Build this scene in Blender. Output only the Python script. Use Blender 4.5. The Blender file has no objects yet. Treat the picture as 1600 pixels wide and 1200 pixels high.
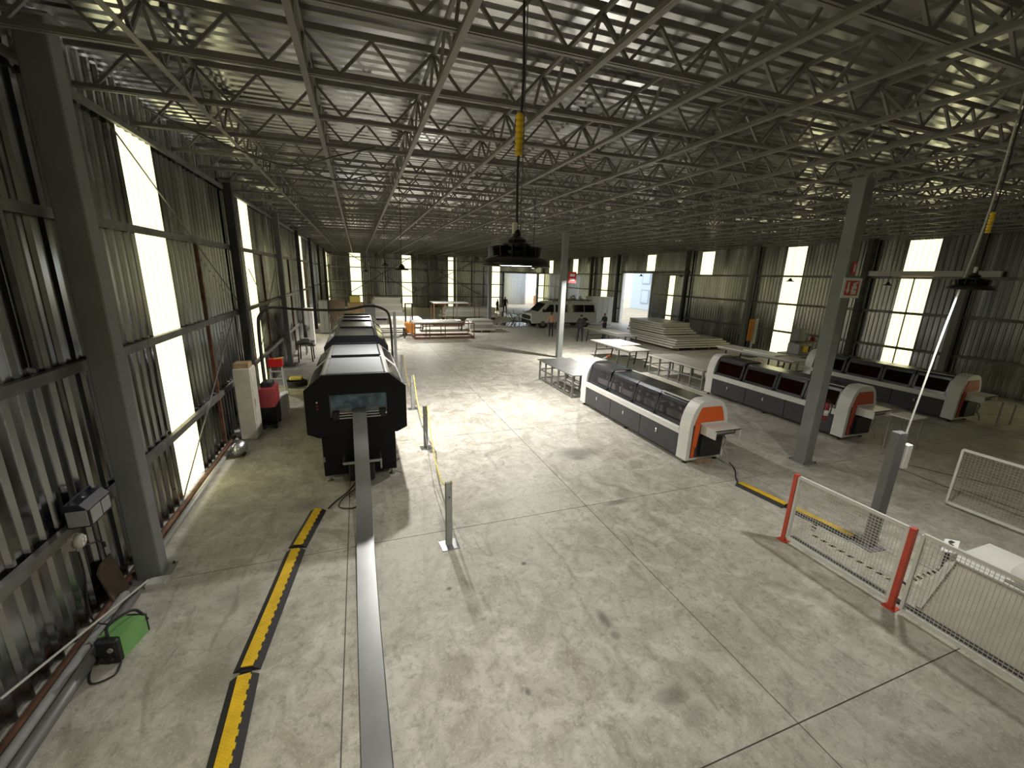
import bpy, math, random
from mathutils import Vector, Matrix
random.seed(7)
S = bpy.context.scene
COL = S.collection
R_ = math.radians

# ------------------------------------------------------------------ camera
def camera():
    y, p, r = R_(20.2), R_(14.5), R_(1.79)
    fwd = Vector((math.sin(y)*math.cos(p), math.cos(y)*math.cos(p), -math.sin(p)))
    right = Vector((math.cos(y), -math.sin(y), 0)); up = right.cross(fwd)
    r2 = right*math.cos(r) + up*math.sin(r); u2 = up*math.cos(r) - right*math.sin(r)
    cd = bpy.data.cameras.new('camera'); co = bpy.data.objects.new('camera', cd); COL.objects.link(co)
    cd.sensor_width = 36.0; cd.lens = 36.0*650/1600; cd.clip_end = 400; cd.clip_start = 0.05
    m = Matrix((r2, u2, -fwd)).transposed().to_4x4(); m.translation = Vector((0, 0, 3.92))
    co.matrix_world = m; S.camera = co
camera()

# ------------------------------------------------------------------ world, exposure
W = bpy.data.worlds.new('sky'); S.world = W; W.use_nodes = True
bg = W.node_tree.nodes['Background']; bg.inputs['Color'].default_value = (0.86, 0.93, 1.0, 1); bg.inputs['Strength'].default_value = 1.5
S.view_settings.view_transform = 'Standard'; S.view_settings.look = 'None'
S.view_settings.gamma = 1.0; S.view_settings.use_curve_mapping = False
S.view_settings.exposure = 0.62
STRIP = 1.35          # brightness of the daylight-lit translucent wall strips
LAMP_W = 170.0       # watts of a lit high-bay lamp

# ------------------------------------------------------------------ materials
MATS = {}
def mat(name, col, rough=0.5, metal=0.0, var=0.0, scale=6.0, bump=0.0, bscale=40.0, emit=None, spec=0.5, alpha=None, streak=None, rvar=0.0):
    if name in MATS: return MATS[name]
    m = bpy.data.materials.new(name); m.use_nodes = True; MATS[name] = m
    nt = m.node_tree; b = nt.nodes['Principled BSDF']; L = nt.links
    b.inputs['Roughness'].default_value = rough; b.inputs['Metallic'].default_value = metal
    b.inputs['Specular IOR Level'].default_value = spec
    b.inputs['Base Color'].default_value = (*col, 1)
    if var or bump or rvar:
        tc = nt.nodes.new('ShaderNodeNewGeometry'); mp = nt.nodes.new('ShaderNodeMapping')
        L.new(tc.outputs['Position'], mp.inputs['Vector'])
        if streak: mp.inputs['Scale'].default_value = streak
        n = nt.nodes.new('ShaderNodeTexNoise'); n.inputs['Scale'].default_value = scale; n.inputs['Detail'].default_value = 5
        L.new(mp.outputs['Vector'], n.inputs['Vector'])
        if var:
            rp = nt.nodes.new('ShaderNodeMix'); rp.data_type = 'RGBA'
            rp.inputs['A'].default_value = (*[c*(1-var) for c in col], 1); rp.inputs['B'].default_value = (*[min(1, c*(1+var)) for c in col], 1)
            mr = nt.nodes.new('ShaderNodeMapRange'); mr.inputs['From Min'].default_value = .32; mr.inputs['From Max'].default_value = .68
            L.new(n.outputs['Fac'], mr.inputs['Value']); L.new(mr.outputs['Result'], rp.inputs['Factor'])
            L.new(rp.outputs['Result'], b.inputs['Base Color'])
        if rvar:
            mr2 = nt.nodes.new('ShaderNodeMapRange'); mr2.inputs['From Min'].default_value = .3; mr2.inputs['From Max'].default_value = .7
            mr2.inputs['To Min'].default_value = max(.03, rough-rvar); mr2.inputs['To Max'].default_value = min(1, rough+rvar)
            L.new(n.outputs['Fac'], mr2.inputs['Value']); L.new(mr2.outputs['Result'], b.inputs['Roughness'])
        if bump:
            n2 = nt.nodes.new('ShaderNodeTexNoise'); n2.inputs['Scale'].default_value = bscale; n2.inputs['Detail'].default_value = 3
            L.new(mp.outputs['Vector'], n2.inputs['Vector'])
            bp = nt.nodes.new('ShaderNodeBump'); bp.inputs['Strength'].default_value = bump; bp.inputs['Distance'].default_value = .02
            L.new(n2.outputs['Fac'], bp.inputs['Height']); L.new(bp.outputs['Normal'], b.inputs['Normal'])
    if emit:
        b.inputs['Emission Color'].default_value = (*emit[0], 1); b.inputs['Emission Strength'].default_value = emit[1]
    if alpha is not None: b.inputs['Alpha'].default_value = alpha
    return m

def glass(name, col, rough=.05, trans=.75):
    m = bpy.data.materials.new(name); m.use_nodes = True; nt = m.node_tree; MATS[name] = m
    b = nt.nodes['Principled BSDF']; out = nt.nodes['Material Output']
    b.inputs['Base Color'].default_value = (*[c*.25 for c in col], 1); b.inputs['Roughness'].default_value = rough
    t = nt.nodes.new('ShaderNodeBsdfTransparent'); t.inputs['Color'].default_value = (*col, 1)
    mx = nt.nodes.new('ShaderNodeMixShader'); mx.inputs['Fac'].default_value = trans
    nt.links.new(b.outputs[0], mx.inputs[1]); nt.links.new(t.outputs[0], mx.inputs[2]); nt.links.new(mx.outputs[0], out.inputs['Surface'])
    return m

def concrete():
    m = bpy.data.materials.new('concrete'); m.use_nodes = True; nt = m.node_tree; L = nt.links; N = nt.nodes.new
    b = nt.nodes['Principled BSDF']
    g = N('ShaderNodeNewGeometry'); pos = g.outputs['Position']
    def noise(sc, det=6, rough=.6, dist=0.0):
        n = N('ShaderNodeTexNoise'); n.inputs['Scale'].default_value = sc; n.inputs['Detail'].default_value = det
        n.inputs['Roughness'].default_value = rough; n.inputs['Distortion'].default_value = dist
        L.new(pos, n.inputs['Vector']); return n
    def rng(src, a, c, t0=0., t1=1.):
        r = N('ShaderNodeMapRange'); r.inputs['From Min'].default_value = a; r.inputs['From Max'].default_value = c
        r.inputs['To Min'].default_value = t0; r.inputs['To Max'].default_value = t1; L.new(src, r.inputs['Value']); return r.outputs['Result']
    def mix(fac, a, c, mode='MIX'):
        x = N('ShaderNodeMix'); x.data_type = 'RGBA'; x.blend_type = mode
        L.new(fac, x.inputs['Factor']) if not isinstance(fac, float) else setattr(x.inputs['Factor'], 'default_value', fac)
        for k, v in (('A', a), ('B', c)):
            if isinstance(v, tuple): x.inputs[k].default_value = (*v, 1)
            else: L.new(v, x.inputs[k])
        return x.outputs['Result']
    big = noise(.55, 5, .6, .4); mid = noise(2.3, 7, .68, .8); fine = noise(9, 9, .8, .3); speck = noise(30, 5, .75)
    c = mix(rng(big.outputs['Fac'], .35, .65), (.33, .305, .25), (.44, .415, .355))
    c = mix(rng(mid.outputs['Fac'], .38, .66), c, (.62, .595, .53))
    c = mix(rng(fine.outputs['Fac'], .50, .66, 0, .75), c, (.24, .215, .18))
    c = mix(rng(speck.outputs['Fac'], .54, .66, 0, .6), c, (.68, .655, .60))
    # tyre scuffs and dirt dragged along the hall
    mp = N('ShaderNodeMapping'); mp.inputs['Scale'].default_value = (1.0, .22, 1); mp.inputs['Rotation'].default_value = (0, 0, .12); L.new(pos, mp.inputs['Vector'])
    sc = N('ShaderNodeTexNoise'); sc.inputs['Scale'].default_value = 5; sc.inputs['Detail'].default_value = 6; sc.inputs['Distortion'].default_value = 1.2; L.new(mp.outputs[0], sc.inputs['Vector'])
    c = mix(rng(sc.outputs['Fac'], .58, .72, 0, .45), c, (.20, .185, .155))
    # hairline crazing
    wv = N('ShaderNodeTexVoronoi'); wv.feature = 'DISTANCE_TO_EDGE'; wv.inputs['Scale'].default_value = 1.3
    ad = N('ShaderNodeVectorMath'); ad.operation = 'MULTIPLY_ADD'; ad.inputs[1].default_value = (.35, .35, 0); L.new(mid.outputs['Color'], ad.inputs[0]); L.new(pos, ad.inputs[2]); L.new(ad.outputs[0], wv.inputs['Vector'])
    cr = rng(wv.outputs['Distance'], .0, .012, 1, 0)
    gate = rng(big.outputs['Fac'], .45, .6)
    mu = N('ShaderNodeMath'); mu.operation = 'MULTIPLY'; L.new(cr, mu.inputs[0]); L.new(gate, mu.inputs[1])
    mu2 = N('ShaderNodeMath'); mu2.operation = 'MULTIPLY'; mu2.inputs[1].default_value = .45; L.new(mu.outputs[0], mu2.inputs[0])
    c = mix(mu2.outputs[0], c, (.2, .18, .15))
    # oil and water stains, each with its own outline
    for (sx, sy, rx, ry, dk) in [(4.6, 7.85, .5, .30, .75), (4.45, 7.6, .2, .12, .7), (2.53, 3.45, .07, .14, .7), (2.53, 3.2, .06, .07, .55), (2.65, 2.42, .20, .10, .5), (2.75, 2.2, .16, .12, .35), (1.33, 2.9, .03, .05, .7),
                             (1.98, 4.66, .045, .04, .95), (.88, 4.5, .04, .035, .9), (-1.1, 7.2, .35, .25, .45), (-1.6, 5.2, .4, .3, .35), (-1.55, 4.1, .25, .5, .35), (2.0, 6.3, .35, .2, .35), (3.4, 9.0, .3, .2, .3), (4.2, 5.7, .3, .07, .6)]:
        s1 = N('ShaderNodeVectorMath'); s1.operation = 'SUBTRACT'; s1.inputs[1].default_value = (sx, sy, 0); L.new(pos, s1.inputs[0])
        s2 = N('ShaderNodeVectorMath'); s2.operation = 'DIVIDE'; s2.inputs[1].default_value = (rx, ry, 1); L.new(s1.outputs[0], s2.inputs[0])
        ln = N('ShaderNodeVectorMath'); ln.operation = 'LENGTH'; L.new(s2.outputs[0], ln.inputs[0])
        a = N('ShaderNodeMath'); a.operation = 'MULTIPLY_ADD'; a.inputs[1].default_value = 2.2; L.new(fine.outputs['Fac'], a.inputs[0]); L.new(ln.outputs['Value'], a.inputs[2])
        c = mix(rng(a.outputs[0], 1.5, 2.3, dk, 0), c, (.12, .11, .095))
    L.new(c, b.inputs['Base Color'])
    L.new(rng(mid.outputs['Fac'], .3, .7, .38, .62), b.inputs['Roughness'])
    b.inputs['Specular IOR Level'].default_value = .35
    bp = N('ShaderNodeBump'); bp.inputs['Strength'].default_value = .12; bp.inputs['Distance'].default_value = .01
    L.new(fine.outputs['Fac'], bp.inputs['Height']); L.new(bp.outputs[0], b.inputs['Normal'])
    MATS['concrete'] = m; return m
concrete()

mat('joint', (.10, .09, .08), .9)
mat('galv_wall', (.37, .378, .385), .22, 1.0, var=.25, scale=1.6, streak=(1, 1, .12), rvar=.10)
mat('galv_roof', (.72, .735, .735), .19, 1.0, var=.28, scale=1.1, rvar=.10, streak=(.35, 1, 1))
mat('truss_paint', (.19, .185, .165), .5, .25, var=.12, scale=3)
mat('col_paint', (.225, .235, .23), .5, .1, var=.08, scale=2)
mat('dark_steel', (.055, .057, .055), .5, .4, var=.2, scale=4)
mat('girt', (.20, .195, .18), .5, .5, var=.25, scale=3)
mat('rust', (.17, .085, .05), .8, .1, var=.4, scale=6)
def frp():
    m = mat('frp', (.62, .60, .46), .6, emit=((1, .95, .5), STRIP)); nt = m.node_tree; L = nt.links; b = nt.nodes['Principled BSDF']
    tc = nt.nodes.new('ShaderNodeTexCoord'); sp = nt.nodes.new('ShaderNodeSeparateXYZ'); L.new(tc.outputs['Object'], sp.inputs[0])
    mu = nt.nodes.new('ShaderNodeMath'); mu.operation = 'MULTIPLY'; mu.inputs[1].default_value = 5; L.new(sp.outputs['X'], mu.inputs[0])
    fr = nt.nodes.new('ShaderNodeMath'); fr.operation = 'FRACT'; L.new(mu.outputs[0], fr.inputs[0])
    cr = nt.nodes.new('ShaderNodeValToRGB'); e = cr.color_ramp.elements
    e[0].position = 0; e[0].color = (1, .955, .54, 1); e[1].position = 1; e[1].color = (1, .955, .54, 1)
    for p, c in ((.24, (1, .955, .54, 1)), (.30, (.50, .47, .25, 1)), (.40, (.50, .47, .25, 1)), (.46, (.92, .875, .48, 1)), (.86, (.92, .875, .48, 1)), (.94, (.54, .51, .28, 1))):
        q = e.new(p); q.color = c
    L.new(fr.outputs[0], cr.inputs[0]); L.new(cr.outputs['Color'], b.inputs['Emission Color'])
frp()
mat('black_paint', (.006, .0065, .009), .5, 0, spec=.25, var=.1, scale=5)
mat('black_plastic', (.015, .015, .017), .45)
mat('rubber', (.028, .028, .028), .75, bump=.2)
mat('silver_paint', (.36, .375, .395), .3, .55, var=.06, scale=2)
mat('silver_frame', (.25, .245, .235), .42, .4, var=.08, scale=2)
mat('steel', (.50, .515, .52), .3, .95, var=.08, scale=5)
mat('coil_steel', (.46, .475, .48), .34, .9, var=.06, scale=3)
mat('chrome', (.75, .76, .78), .15, 1.0)
mat('white_paint', (.74, .74, .71), .4, var=.04, scale=3)
mat('off_white', (.60, .59, .55), .55, var=.06, scale=3)
mat('charcoal', (.060, .060, .066), .45, .1, var=.08, scale=3)
mat('gunmetal', (.13, .135, .15), .24, .75, var=.1, scale=2)
mat('orange', (.78, .13, .018), .45)
mat('dull_orange', (.52, .07, .03), .5)
mat('yellow', (.80, .52, .02), .5, var=.12, scale=9)
mat('pale_yellow', (.75, .62, .15), .55)
mat('red_paint', (.62, .085, .05), .5, var=.08, scale=6)
mat('dark_red', (.25, .03, .035), .45, var=.1, scale=4)
mat('bright_red', (.72, .02, .015), .4)
mat('sign_red', (.62, .03, .03), .5)
mat('sign_white', (.82, .81, .78), .5)
mat('grey_cable', (.16, .15, .135), .7)
mat('table_steel', (.33, .335, .33), .35, .8, var=.15, scale=4)
mat('table_frame', (.23, .235, .225), .5, .4, var=.1, scale=4)
mat('panel_face', (.42, .415, .38), .45, .15, var=.1, scale=2)
mat('panel_edge', (.68, .66, .58), .6, var=.08, scale=6)
mat('wood', (.34, .24, .14), .75, var=.25, scale=7)
mat('dark_wood', (.12, .085, .055), .8, var=.25, scale=7)
mat('van_white', (.76, .755, .74), .3, var=.02)
mat('dark_glass', (.010, .012, .014), .08, spec=.7)
mat('tyre', (.018, .018, .018), .8)
mat('green', (.20, .43, .14), .5, var=.08)
mat('dusty_grey', (.34, .34, .33), .6, var=.1, scale=8)
mat('navy_case', (.022, .024, .04), .45, var=.1)
mat('lamp_black', (.012, .012, .012), .4, .3)
mat('lamp_off', (.45, .45, .42), .4)
mat('lamp_on', (.9, .9, .85), .4, emit=((1, .97, .88), 22.0))
mat('bead_on', (.9, .9, .85), .4, emit=((1, .97, .88), 3.0))
mat('skin', (.33, .19, .12), .6)
mat('hair', (.012, .010, .009), .7)
mat('peach_shirt', (.62, .33, .20), .8)
mat('dark_shirt', (.030, .033, .042), .85)
mat('green_shirt', (.035, .055, .038), .85)
mat('jeans', (.022, .027, .042), .85)
mat('shoe', (.015, .014, .013), .7)
mat('cloth_white', (.72, .70, .66), .8)
mat('beige', (.50, .47, .40), .6, var=.08, scale=6)
mat('ext_ground', (.52, .44, .32), .9, var=.15, scale=.6)
mat('ext_wall', (.62, .72, .82), .7, var=.05)
mat('ext_frame', (.36, .45, .55), .6)
mat('ext_orange', (.75, .30, .06), .7, var=.3, scale=1.5)
mat('water', (.20, .21, .20), .04, 0, spec=.9)
mat('cabinet_grey', (.20, .205, .205), .5, .2, var=.06)
glass('smoked', (.72, .70, .72), .06, .86)
glass('red_smoked', (.17, .045, .035), .06, .70)
glass('clear', (.62, .72, .78), .03, .72)
mat('plastic_curtain', (.10, .17, .22), .12, bump=.9, bscale=7, var=.5, scale=9)

# ------------------------------------------------------------------ mesh helpers
class MB:
    def __init__(s): s.v = []; s.f = []
    def add(s, vs, fs):
        o = len(s.v); s.v += [tuple(p) for p in vs]; s.f += [tuple(i+o for i in f) for f in fs]; return s
    def box(s, x0, x1, y0, y1, z0, z1):
        return s.add([(x0,y0,z0),(x1,y0,z0),(x1,y1,z0),(x0,y1,z0),(x0,y0,z1),(x1,y0,z1),(x1,y1,z1),(x0,y1,z1)],
                     [(3,2,1,0),(4,5,6,7),(0,1,5,4),(1,2,6,5),(2,3,7,6),(3,0,4,7)])
    def cbox(s, x0, x1, y0, y1, z0, z1, b=.01):      # box with chamfered vertical and top edges
        P = [(x0+b,y0),(x1-b,y0),(x1,y0+b),(x1,y1-b),(x1-b,y1),(x0+b,y1),(x0,y1-b),(x0,y0+b)]
        cx, cy = (x0+x1)/2, (y0+y1)/2
        Q = [(cx+(x-cx)*(1-2*b/max(.001, x1-x0)), cy+(y-cy)*(1-2*b/max(.001, y1-y0))) for x, y in P]
        vs = [(x,y,z0) for x,y in P]+[(x,y,z1-b) for x,y in P]+[(x,y,z1) for x,y in Q]
        fs = [tuple(range(7,-1,-1)), tuple(range(16,24))]
        for r in (0, 8):
            for i in range(8): j = (i+1) % 8; fs.append((r+i, r+j, r+8+j, r+8+i))
        return s.add(vs, fs)
    def bar(s, p, q, w, h=None, up=(0,0,1)):
        h = h or w; p, q = Vector(p), Vector(q); d = (q-p).normalized(); u = Vector(up)
        if abs(d.dot(u)) > .98: u = Vector((1,0,0))
        a = d.cross(u).normalized(); b = a.cross(d).normalized()
        vs = [c + a*(i*w/2) + b*(j*h/2) for c in (p, q) for i, j in ((-1,-1),(1,-1),(1,1),(-1,1))]
        return s.add(vs, [(3,2,1,0),(4,5,6,7),(0,1,5,4),(1,2,6,5),(2,3,7,6),(3,0,4,7)])
    def tube(s, pts, r, n=8, r2=None):
        pts = [Vector(p) for p in pts]; m = len(pts); o = len(s.v); prev = None
        for i, p in enumerate(pts):
            d = (pts[min(i+1, m-1)]-pts[max(i-1, 0)]).normalized()
            if prev is None:
                u = Vector((0,0,1)) if abs(d.z) < .9 else Vector((1,0,0)); a = d.cross(u).normalized()
            else: a = (prev - d*prev.dot(d)).normalized()
            prev = a; b = d.cross(a); rr = r if r2 is None else r+(r2-r)*i/(m-1)
            for k in range(n):
                t = 2*math.pi*k/n; s.v.append(tuple(p + a*(rr*math.cos(t)) + b*(rr*math.sin(t))))
        for i in range(m-1):
            for k in range(n):
                k2 = (k+1) % n; s.f.append((o+i*n+k, o+i*n+k2, o+(i+1)*n+k2, o+(i+1)*n+k))
        s.f.append(tuple(o+k for k in range(n-1, -1, -1))); s.f.append(tuple(o+(m-1)*n+k for k in range(n)))
        return s
    def prism(s, poly, axis, a0, a1):
        # poly in the two other axes, in order (x: y,z) (y: x,z) (z: x,y)
        def P(a, u, v): return (a,u,v) if axis == 'x' else ((u,a,v) if axis == 'y' else (u,v,a))
        n = len(poly); vs = [P(a0,u,v) for u, v in poly]+[P(a1,u,v) for u, v in poly]
        fs = [tuple(range(n)), tuple(range(2*n-1, n-1, -1))]+[(i, n+i, n+(i+1) % n, (i+1) % n) for i in range(n)]
        return s.add(vs, fs)
    def lathe(s, prof, n=20, c=(0,0,0), axis='z'):
        o = len(s.v)
        for r, h in prof:
            for k in range(n):
                t = 2*math.pi*k/n; a, b = r*math.cos(t), r*math.sin(t)
                s.v.append((c[0]+a, c[1]+b, c[2]+h) if axis == 'z' else ((c[0]+a, c[1]+h, c[2]+b) if axis == 'y' else (c[0]+h, c[1]+a, c[2]+b)))
        for i in range(len(prof)-1):
            for k in range(n):
                k2 = (k+1) % n; s.f.append((o+i*n+k, o+i*n+k2, o+(i+1)*n+k2, o+(i+1)*n+k))
        s.f.append(tuple(o+k for k in range(n-1, -1, -1))); s.f.append(tuple(o+(len(prof)-1)*n+k for k in range(n)))
        return s
    def mesh(s, name, m, smooth=False):
        me = bpy.data.meshes.new(name); me.from_pydata(s.v, [], s.f); me.update()
        me.materials.append(MATS[m] if isinstance(m, str) else m)
        if smooth:
            me.polygons.foreach_set('use_smooth', [True]*len(me.polygons))
        return me
    def build(s, name, m, parent=None, smooth=False, loc=(0,0,0), rz=0, fix=True):
        me = s.mesh(name, m, smooth)
        if fix:
            import bmesh
            bm = bmesh.new(); bm.from_mesh(me); bmesh.ops.recalc_face_normals(bm, faces=bm.faces); bm.to_mesh(me); bm.free()
        return link(name, me, parent, loc, rz)

def link(name, me, parent=None, loc=(0,0,0), rz=0):
    o = bpy.data.objects.new(name, me); COL.objects.link(o); o.parent = parent; o.location = loc; o.rotation_euler = (0,0,rz)
    return o
def tag(o, label, cat, group=None):
    o['label'] = label; o['category'] = cat
    if group: o['group'] = group
    return o
def thing(name, label, cat, loc=(0,0,0), rz=0, group=None):
    return tag(link(name, None, None, loc, rz), label, cat, group)
def struct(name):
    o = link(name, None); o['kind'] = 'structure'; return o
def copy_tree(o, parent=None):
    c = o.copy(); COL.objects.link(c); c.parent = parent
    for ch in list(o.children): copy_tree(ch, c)
    return c
def arc(cx, cy, r, a0, a1, n):
    return [(cx+r*math.cos(R_(a0+(a1-a0)*i/n)), cy+r*math.sin(R_(a0+(a1-a0)*i/n))) for i in range(n+1)]
def spline(pts, n=8):
    P = [Vector(p) for p in pts]; out = []
    for i in range(len(P)-1):
        p0, p1, p2, p3 = P[max(i-1,0)], P[i], P[i+1], P[min(i+2,len(P)-1)]
        for k in range(n):
            t = k/n; out.append(.5*((2*p1)+(p2-p0)*t+(2*p0-5*p1+4*p2-p3)*t*t+(3*p1-p0-3*p2+p3)*t**3))
    out.append(P[-1]); return out

# ------------------------------------------------------------------ the hall
XL, XR, YB, YF = -3.05, 23.0, -5.0, 51.5
def zb(x): return 5.93 + .012*(x+.4)           # underside of the roof trusses
def zr(x): return zb(x)+.50                     # roof sheeting

# floor: cast slabs with sawn joints
floor = MB().box(XL-.3, XR+.3, YB-.3, YF+.3, -.20, -.004).build('floor', 'joint'); floor['kind'] = 'structure'
xs = [XL-.3, -.36, 3.6, 7.56, 11.52, 15.48, 19.44, XR+.3]
ys = [YB-.3] + [1.83+3.93*k for k in range(-1, 13)] + [YF+.3]
ys = [y for y in ys if y <= YF+.31]
g = .006
for i in range(len(xs)-1):
    for j in range(len(ys)-1):
        w, d = xs[i+1]-xs[i]-2*g, ys[j+1]-ys[j]-2*g
        MB().box(0, w, 0, d, -.05, 0).build('floor_slab', 'concrete', floor, loc=(xs[i]+g, ys[j]+g, 0))

# corrugated sheeting
def corr(length, pitch=.2, depth=.032, n=5):
    prof = []
    for k in range(n):
        o = k*pitch
        prof += [(o, 0), (o+.035, 0), (o+.065, depth), (o+.170, depth)]
    prof.append((n*pitch, 0))
    vs = []; fs = []
    for h in (0, 1):
        vs += [(u, d, h*length) for u, d in prof]
    m = len(prof)
    fs = [(i, i+1, m+i+1, m+i) for i in range(m-1)]
    return vs, fs
# wall frames: local u along the wall, local +y pointing out of the hall, z up
def sheet_mesh(name, m):
    mb = MB(); vs, fs = corr(1.0); mb.add(vs, fs); return mb.mesh(name, m)
ME_SHEET = sheet_mesh('wall_sheet', 'galv_wall'); ME_FRP = sheet_mesh('translucent_sheet', 'frp')
def wall(name, origin, ang, length, height, strips, holes=()):
    """strips: (u0,u1,z0,z1); holes: (u0,u1,z1) doorways left open"""
    root = struct(name); root.location = origin; root.rotation_euler = (0,0,ang)
    marks = sorted([(a, b, 's', z0, z1) for a, b, z0, z1 in strips]+[(a, b, 'h', fr, z1) for a, b, z1, fr in holes])
    def put(u0, u1, z0, z1, me, nm):
        n = max(1, round((u1-u0)/1.0))
        for k in range(n):
            o = link(nm, me, root, (u0+(u1-u0)*k/n, 0, z0)); o.scale = ((u1-u0)/n, 1, z1-z0)
    u = 0
    for a, b, kind, z0, z1 in marks:
        if a > u+.02: put(u, a, 0, height, ME_SHEET, 'wall_sheet')
        if kind == 's':
            put(a, b, z0, z1, ME_FRP, 'translucent_sheet')
            if z0 > .1: put(a, b, 0, z0, ME_SHEET, 'wall_sheet')
            if z1 < height-.05: put(a, b, z1, height, ME_SHEET, 'wall_sheet')
        else:
            put(a, b, z1, 5.98 if z0 else height, ME_FRP if z0 else ME_SHEET, 'translucent_sheet' if z0 else 'wall_sheet')
            if z0: put(a, b, 5.98, height, ME_SHEET, 'wall_sheet')
        u = max(u, b)
    if u < length-.02: put(u, length, 0, height, ME_SHEET, 'wall_sheet')
    return root
# left wall: u runs away from the camera
def yl(y): return y-YB
HL = zr(XL)+.12
sl = [(yl(c-.54), yl(c+.54), .04, 5.80) for c in (8.52, 15.0, 28.2, 34.3, 40.6, 46.9, 50.6, 2.0, -3.9)]
wall_left = wall('wall_left', (XL, YB, 0), math.pi/2, YF-YB, HL, sl)
# right wall: u runs from the far end towards the camera
def yr(y): return YF-y
HR = zr(XR)+.12; TR = 5.98
sr_ = [(yr(c+.55), yr(c-.55), a, b) for c, a, b in ((11.7, .05, TR), (17.4, .05, TR), (23.8, 4.42, TR), (27.4, .4, 4.42), (36.8, .05, TR), (43.1, 4.42, TR), (49.5, 4.42, TR), (5.6, .05, TR), (-.6, .05, TR))]
wall_right = wall('wall_right', (XR, YF, 0), -math.pi/2, YF-YB, HR, sr_, [(yr(33.6), yr(30.45), 4.5, 0), (yr(30.45), yr(29.4), 4.5, 1)])
HF = 6.9
sf = [(-.72-XL, .40-XL, .05, HF), (4.85-XL, 5.95-XL, .05, HF), (10.3-XL, 11.3-XL, .05, HF), (15.75-XL, 16.85-XL, .05, HF), (22.25-XL, 22.95-XL, .3, 4.4)]
sf = [(a, b, c, 5.9) for a, b, c, d in sf[:4]]+[sf[4]]
wall_far = wall('wall_far', (XL, YF, 0), 0, XR-XL, 6.9, sf, [(17.35-XL, 22.0-XL, 4.3, 0)])
wall_back = wall('wall_back', (XR, YB, 0), math.pi, XR-XL, 6.9, [])
def girts(root, axis, fixed, a0, a1, zs, breaks=(), thick=.07):
    for z in zs:
        segs = [(a0, a1)]
        for b0, b1, zz in breaks:
            if z < zz:
                ns = []
                for s0, s1 in segs:
                    if b1 <= s0 or b0 >= s1: ns.append((s0, s1)); continue
                    if b0 > s0: ns.append((s0, b0))
                    if b1 < s1: ns.append((b1, s1))
                segs = ns
        for s0, s1 in segs:
            n = max(1, round((s1-s0)/6.3))
            for k in range(n):
                c0, c1 = s0+(s1-s0)*k/n, s0+(s1-s0)*(k+1)/n-.01
                mb = MB(); mb.bar((c0, -thick/2-.01, z), (c1, -thick/2-.01, z), thick, .10, (0,0,1))
                mb.bar((c0, -thick-.005, z-.045), (c1, -thick-.005, z-.045), .012, .03)
                mb.build('girt', 'girt', root)
girts(wall_left, 'y', 0, 0, YF-YB, (1.2, 2.8, 4.42))
girts(wall_right, 'y', 0, 0, YF-YB, (1.3, 2.86, 4.40), [(yr(33.6), yr(29.4), 4.45)])
girts(wall_far, 'x', 0, 0, XR-XL, (1.3, 2.86, 4.40, 5.5), [(17.35-XL, 22.0-XL, 4.35)])
# rusty vertical stiffeners between the girts on the left wall
for y in (10.4, 16.6, 22.6, 28.9):
    MB().bar((yl(y), -.03, .1), (yl(y), -.03, 4.4), .06, .05).build('stiffener', 'rust', wall_left)
MB().bar((yl(5.35), -.03, 2.9), (yl(5.35), -.03, 6.3), .05, .05).build('stiffener', 'girt', wall_left)
# rod bracing
def rod(root, name, p, q, r=.012, m='girt'): return MB().tube([p, q], r, 6).build(name, m, root)
rod(wall_left, 'brace_rod', (yl(7.6), -.12, 5.65), (yl(12.9), -.12, 2.95))
rod(wall_left, 'brace_rod', (yl(12.2), -.12, 2.9), (yl(7.5), -.14, .15))
rod(wall_left, 'brace_rod', (yl(14.2), -.12, 3.9), (yl(18.4), -.12, 1.3)); rod(wall_left, 'brace_rod', (yl(18.4), -.12, 3.9), (yl(14.2), -.12, 1.3))
rod(wall_left, 'brace_rod', (yl(19.4), -.12, 5.7), (yl(22.4), -.12, 4.5))
for x0, x1 in ((-.9, 6.2), (5.9, 14.2)):
    rod(wall_far, 'brace_rod', (x0-XL, -.12, 5.9), (x1-XL, -.12, 1.6), .045); rod(wall_far, 'brace_rod', (x1-XL, -.12, 5.9), (x0-XL, -.12, 1.6), .045)
for x in (1.4, 3.0, 7.9, 13.2, 14.7):
    MB().bar((x-XL, -.06, 0), (x-XL, -.06, 6.0), .10, .10).build('stiffener', 'girt', wall_far)

# roof: sheeting in one-metre runs across the hall
ceiling = struct('ceiling')
def roof_sheet_mesh():
    vs, fs = corr(XR-XL+.2, pitch=.2, depth=.045)
    mb = MB(); mb.add([(h-.1, u, -d) for u, d, h in vs], fs); return mb.mesh('roof_sheet', 'galv_roof')
ME_RS = roof_sheet_mesh(); slope = math.atan(.012)
n = int(YF-YB)
for k in range(n+1):
    o = link('roof_sheet', ME_RS, ceiling, (XL, YB+k*1.0, zr(XL)+.04)); o.rotation_euler = (0, -slope, 0)
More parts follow.
